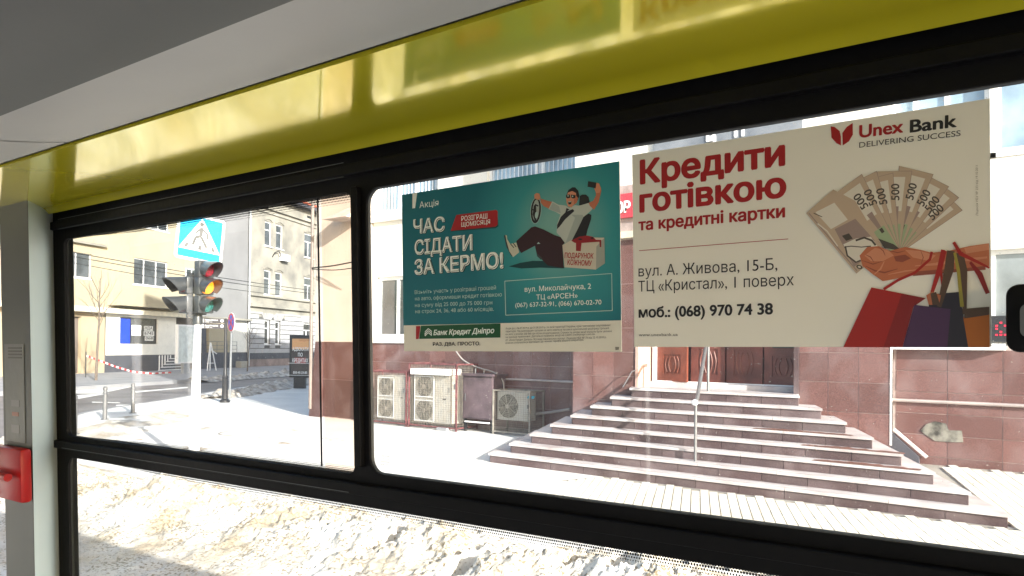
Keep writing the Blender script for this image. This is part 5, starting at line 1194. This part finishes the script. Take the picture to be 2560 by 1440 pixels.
mats_ = [k_k, k_skin, k_skin2, k_shirt, k_shirt2, k_trou, k_shoe, k_sole, k_wb]
A1.fig('floor_shadow', [(0, pts(z5, [(180, 1260), (330, 1210), (500, 1180), (900, 1180), (920, 1275), (600, 1270), (350, 1285)]))], [k_sh])
Z(0, [(1120, 310), (1150, 290), (1200, 290), (1235, 320), (1250, 380), (1235, 440), (1170, 460), (1110, 430)])
Z(0, [(1240, 540), (1275, 560), (1270, 620), (1225, 760), (1200, 870), (1010, 900), (1000, 800), (1080, 640)])
Z(8, ell(537, 510, 74, 178, 4)); Z(0, ell(537, 510, 68, 172, 4)); Z(4, ell(537, 505, 44, 142, 4)); Z(0, stroke([(525, 440), (520, 560), (535, 660)], [30, 50, 14])); Z(0, stroke([(525, 430), (570, 450)], 18)); Z(0, stroke([(480, 500), (520, 500)], 16)); Z(8, ell(545, 570, 20, 45, 5))
Z(1, [(600, 350), (680, 375), (760, 395), (755, 455), (715, 485), (640, 450), (600, 400)]); Z(2, [(515, 300), (545, 275), (585, 285), (600, 350), (570, 370), (520, 350)])
Z(3, [(755, 385), (840, 430), (935, 440), (980, 470), (1060, 430), (1110, 440), (1240, 400), (1290, 480), (1250, 520), (1170, 590), (1090, 760), (1020, 900), (930, 940), (870, 860), (815, 800), (820, 690), (865, 560), (800, 525), (705, 490)])
Z(4, [(1010, 560), (1060, 600), (1000, 760), (950, 900), (930, 940), (1020, 900), (1090, 760), (1170, 590), (1160, 560)]); Z(4, [(760, 400), (845, 450), (870, 540), (800, 520), (715, 490)])
Z(0, [(1030, 485), (1050, 510), (930, 620), (855, 720), (820, 755), (822, 700), (870, 590), (940, 520)]); Z(0, [(945, 470), (985, 490), (930, 530)])
Z(1, [(1240, 400), (1300, 370), (1335, 300), (1330, 230), (1400, 200), (1405, 240), (1370, 390), (1310, 490), (1255, 440)]); Z(2, [(1310, 210), (1340, 130), (1375, 140), (1400, 200), (1390, 260), (1340, 270)])
Z(0, [(1230, 112), (1340, 130), (1330, 205), (1222, 185)]); Z(0, [(945, 290), (970, 230), (1020, 195), (1060, 195), (1100, 240), (1115, 310), (1095, 370), (1070, 380), (1060, 270), (975, 265)])
Z(2, [(965, 265), (1020, 245), (1070, 270), (1075, 340), (1065, 400), (1010, 465), (965, 450), (945, 400), (940, 330)]); Z(1, [(1050, 280), (1100, 340), (1080, 400), (1040, 430)]); Z(0, [(940, 295), (990, 290), (995, 335), (960, 345), (938, 330)]); Z(0, [(1003, 292), (1065, 300), (1062, 335), (1030, 345), (1005, 330)]); Z(8, ell(965, 310, 8, 9)); Z(8, ell(1025, 315, 9, 10)); Z(0, [(960, 385), (1015, 380), (1005, 420), (975, 425)]); Z(8, [(965, 386), (1010, 382), (1008, 392), (967, 395)])
Z(5, [(280, 920), (480, 735), (530, 722), (640, 760), (790, 835), (870, 860), (925, 935), (895, 970), (915, 1270), (700, 1240), (560, 1100), (530, 980), (345, 1080), (300, 1000)])
Z(8, [(555, 955), (575, 930), (600, 952)]); Z(7, [(115, 850), (135, 840), (150, 900), (200, 1030), (235, 1120), (215, 1120), (150, 1000)]); Z(6, [(135, 840), (155, 850), (160, 900), (200, 960), (280, 940), (300, 1000), (320, 1070), (240, 1135), (190, 1060), (150, 920)]); Z(7, stroke([(205, 960), (250, 1010)], 12)); Z(7, stroke([(240, 950), (280, 1000)], 12)); Z(7, [(530, 985), (560, 1080), (630, 1150), (610, 1165), (560, 1120)])
A1.fig('printed_man', man, mats_)
gb = [(0, pts(z5, [(895, 965), (1345, 975), (1340, 1285), (925, 1260)])), (1, pts(z5, [(1345, 975), (1450, 860), (1460, 1200), (1340, 1285)])), (0, pts(z5, [(895, 965), (1010, 900), (1200, 860), (1450, 860), (1345, 980)])), (2, pts(z5, [(1075, 935), (1150, 930), (1138, 1045), (1075, 1040)])), (2, pts(z5, [(1010, 905), (1120, 850), (1215, 835), (1300, 850), (1340, 890), (1410, 890), (1408, 985), (1390, 985), (1385, 915), (1150, 935), (1060, 935)])), (3, ell(*z5(1130, 885), 5, 2)), (3, ell(*z5(1290, 868), 4, 2))]
A1.fig('gift_box', gb, [k_box, k_box2, k_dred, k_k])
A1.text('ПОДАРУНОК', z5(925, 1135), z5(1308, 1140), 13, k_r, .025); A1.text('КОЖНОМУ', z5(962, 1225), z5(1285, 1238), 13, k_r, .025)

Q2 = [(1583, 385), (2478, 248), (1583, 868), (2475, 866)]
A2 = Poster('poster', Q2, 'cream bank poster with a fan of banknotes and shopping bags', m_beige2)
A2.text('Кредити', (1602, 458), (1968, 411), 58, k_r, .040, name='headline'); A2.text('готівкою', (1600, 529), (1970, 490), 56, k_r, .040, name='headline'); A2.text('та кредитні картки', (1597, 575), (1966, 542), 28, k_r, .035)
A2.fig('rule_line', [(0, stroke([(1598, 626), (1973, 597)], 1.6))], [k_r])
A2.text('вул. А. Живова, 15-Б,', (1596, 691), (1945, 674), 27, k_k); A2.text('ТЦ «Кристал», 1 поверх', (1595, 729), (1986, 713), 27, k_k); A2.text('моб.: (068) 970 74 38', (1595, 794), (1933, 785), 26, k_k, .032); A2.text('www.unexbank.ua', (1595, 841), (1693, 840), 7.5, k_k)
A2.fig('leaf_logo', [(0, pts(z6, [(175, 245), (195, 248), (222, 270), (228, 300), (228, 347), (205, 335), (178, 305)])), (0, pts(z6, [(237, 347), (236, 280), (260, 248), (291, 228), (291, 290), (270, 325)]))], [k_r])
A2.text('Unex', (2153, 344.5), (2263, 331), 32, k_r, .03); A2.text('Bank', (2279, 332), (2396, 318), 32, k_k, .03); A2.text('DELIVERING SUCCESS', (2153, 369.5), (2405, 341), 14, k_k)
k_note = ink('print_banknote', (.52, .41, .31)); k_note2 = ink('print_banknote_pale', (.72, .69, .62)); k_ng = ink('print_banknote_green', (.34, .45, .28)); k_nb = ink('print_banknote_ink', (.07, .06, .05)); k_nm = ink('print_banknote_mauve', (.33, .25, .23))
NM = [k_note, k_note2, k_ng, k_nb, k_nm]
def note_fig(ang_, top, L_=430, hw=92, pv=(510, 905)):
    d = Vector((math.sin(R(ang_)), -math.cos(R(ang_)))); n_ = Vector((-d.y, d.x)); p = Vector(pv)
    def q(a, b): return z6(*(p+d*a+n_*b))
    pol = [(4, [q(0, -hw*.25), q(top, -hw-3), q(top+3, hw), q(0, hw*.25)]), (0, [q(0, -hw*.24), q(top, -hw), q(top, hw-3), q(0, hw*.23)]), (1, [q(top*.5, -hw*.55), q(top*.93, -hw*.78), q(top*.93, hw*.6), q(top*.5, hw*.35)]), (4, [q(top*.34, -hw*.1), q(top*.56, -hw*.16), q(top*.56, hw*.2), q(top*.34, hw*.12)]), (2, [q(0, -hw*.23), q(top*.34, -hw*.45), q(top*.34, hw*.3), q(0, hw*.22)]), (3, [q(top*.27, -hw*.06), q(top*.33, -hw*.06), q(top*.33, hw*.14), q(top*.27, hw*.12)])]
    A2.fig('printed_banknote', pol, NM)
    c = p+d*(top*.74)-n_*0
    # "500" running along the note
    M0 = d; size = 46/2.118
    a = c-d*44+n_*22; b = c+d*44+n_*22; pa, pb, pcp = A2.pt(*z6(*a)), A2.pt(*z6(*b)), A2.pt(*z6(*(a-n_*44)))
    u_ = Vector((pb[0]-pa[0], pb[1]-pa[1])); v_ = Vector((pcp[0]-pa[0], pcp[1]-pa[1])); A2.lay += 1
    M = T4 @ Matrix(((u_.normalized().x, v_.normalized().x, 0, pa[0]), (0, 0, -1, .9827-A2.lay*.000012), (u_.normalized().y, v_.normalized().y, 0, pa[1]), (0, 0, 0, 1)))
    text_mesh('500', 'banknote_value', k_nb, M, height=v_.length, width=u_.length, bold=.02, parent=A2.o)
for ang_, top in ((46, 400), (38, 425), (28, 430), (15, 440), (0, 420), (-14, 400), (-25, 420), (-35, 430)): note_fig(ang_, top)
A2.fig('printed_banknote', [(0, pts(z6, [(40, 705), (185, 580), (300, 640), (440, 880), (345, 990), (302, 1025)])), (1, pts(z6, [(90, 700), (190, 650), (260, 740), (170, 790)])), (4, pts(z6, [(190, 790), (300, 735), (400, 850), (330, 960), (290, 990)])), (1, pts(z6, [(235, 870), (300, 840), (380, 830), (415, 880), (330, 950), (300, 965), (255, 930)])), (3, stroke(pts(z6, [(245, 880), (255, 930), (300, 965), (325, 955)]), 4)), (3, stroke(pts(z6, [(300, 850), (345, 835), (385, 850), (405, 875)]), 5)), (3, pts(z6, [(228, 825), (265, 812), (285, 840), (250, 852)])), (3, stroke(pts(z6, [(240, 885), (275, 880), (330, 885), (380, 880)]), 2.5)), (4, stroke(pts(z6, [(55, 705), (305, 1010)]), 3))], NM)
for pl_k in [(0, pts(z6, [(420, 840), (500, 870), (545, 905), (450, 890)])), (1, stroke(pts(z6, [(100, 760), (150, 800), (205, 880)]), 3)), (0, stroke(pts(z6, [(80, 705), (125, 725)]), 2)), (0, ell(*z6(318, 990), 8, 5, 20, 12)), (1, ell(*z6(318, 990), 4, 2.4, 20, 12))]: A2.fig('banknote_mark', [pl_k], [k_nb, k_note2])
k_h1 = ink('print_hand', (.50, .155, .07)); k_h2 = ink('print_hand_light', (.62, .26, .15)); k_h3 = ink('print_hand_shade', (.27, .07, .04)); k_br = ink('print_bag_red', (.36, .012, .008)); k_bp = ink('print_bag_purple', (.07, .025, .085)); k_bo = ink('print_bag_orange', (.50, .14, .015)); k_by = ink('print_handle_olive', (.33, .28, .04)); k_brn = ink('print_band', (.09, .05, .03)); k_bk = ink('print_bag_black', (.02, .017, .03)); k_br2 = ink('print_bag_red_dark', (.24, .008, .008))
HMt = [k_h1, k_h2, k_h3, k_br, k_bp, k_bo, k_by, k_brn, k_bk, k_br2]
bags = [(3, [(380, 1098), (665, 1155), (600, 1200), (540, 1414), (228, 1414)]), (9, [(540, 1130), (665, 1155), (600, 1200), (540, 1414), (440, 1414)]), (4, [(605, 1190), (795, 1212), (775, 1414), (540, 1414)]), (8, [(685, 1135), (842, 1122), (862, 1250), (885, 1414), (775, 1414), (795, 1212), (680, 1200)]), (5, [(860, 1255), (997, 1240), (997, 1414), (885, 1414)]), (7, [(870, 1210), (997, 1200), (997, 1242), (865, 1262)])]
A2.fig('printed_bags', [(m_, pts(z6, q)) for m_, q in bags], HMt)
hand = [(0, [(320, 930), (360, 885), (420, 880), (480, 905), (560, 885), (640, 900), (700, 915), (790, 905), (900, 880), (1000, 866), (1000, 985), (930, 1010), (800, 1018), (700, 1030), (600, 1035), (500, 1055), (440, 1065), (390, 1030), (335, 985)]), (1, [(345, 930), (400, 890), (470, 900), (500, 930), (440, 960), (380, 960)]), (1, [(560, 900), (640, 905), (720, 930), (690, 960), (600, 940)]), (2, [(500, 935), (560, 925), (590, 945), (545, 965), (510, 960)]), (2, stroke([(350, 985), (400, 1010), (450, 1020), (520, 1000)], [3, 8, 8, 3])), (2, stroke([(330, 955), (390, 975), (440, 960)], [2, 6, 2])), (2, [(600, 1015), (720, 1005), (850, 1000), (980, 985), (980, 1005), (800, 1020), (600, 1038)]), (1, [(870, 890), (1000, 868), (1000, 900), (880, 920)]), (1, stroke([(395, 1030), (430, 1000), (450, 960)], [4, 10, 4])), (2, stroke([(352, 925), (378, 938), (395, 965)], [2, 5, 2])), (2, stroke([(420, 885), (445, 905), (455, 930)], [2, 5, 2])), (1, stroke([(610, 985), (720, 975), (860, 955), (990, 940)], [4, 14, 16, 10])), (2, stroke([(480, 905), (520, 915), (560, 905)], [2, 6, 2])), (1, stroke([(470, 1030), (560, 1012), (620, 1005)], [3, 9, 3])), (2, stroke([(640, 900), (655, 940), (640, 985)], [1, 4, 1]))]
A2.fig('printed_hand', [(m_, pts(z6, q)) for m_, q in hand], HMt)
hd = [(3, stroke([(445, 1108), (520, 1060), (610, 1020), (690, 950), (700, 910)], 14)), (3, stroke([(760, 900), (740, 1000), (700, 1120), (690, 1150)], [22, 28, 18, 12])), (3, stroke([(770, 905), (745, 1010), (760, 1140)], 14)), (7, stroke([(800, 905), (790, 1000), (735, 1200)], [40, 50, 22])), (7, stroke([(845, 915), (865, 1010), (868, 1240)], [40, 40, 20])), (6, stroke([(820, 915), (838, 1010), (855, 1200)], [14, 18, 20])), (3, stroke([(815, 860), (850, 920), (1000, 995)], [16, 22, 10])), (9, stroke([(900, 965), (950, 1030), (990, 1130)], [14, 30, 22])), (0, [(668, 1140), (700, 1120), (745, 1140), (735, 1190), (680, 1190)]), (7, [(690, 1130), (720, 1122), (740, 1190), (700, 1190)])]
A2.fig('printed_handles', [(m_, pts(z6, q)) for m_, q in hd], HMt)
k_ff = ink('print_grey', (.25, .24, .2))
s_ = 'Ліцензія НБУ № 233 від 19.10.2011'
a = A2.pt(*z6(945, 720)); b = A2.pt(*z6(945, 455)); A2.lay += 1
M = T4 @ Matrix.Translation((a[0], .9827-A2.lay*.000012, a[1])) @ Matrix.Rotation(R(-90), 4, 'Y') @ Matrix.Rotation(R(90), 4, 'X')
text_mesh(s_, 'side_print', k_ff, M, height=.0022, width=b[1]-a[1], parent=A2.o)
# tape corners
A1.fig('corner_tape', [(0, [(1540, 862), (1550, 862), (1549, 869), (1541, 870)]), (0, [(1588, 404), (1588, 404.5), (1588.3, 404)])], [k_ff])
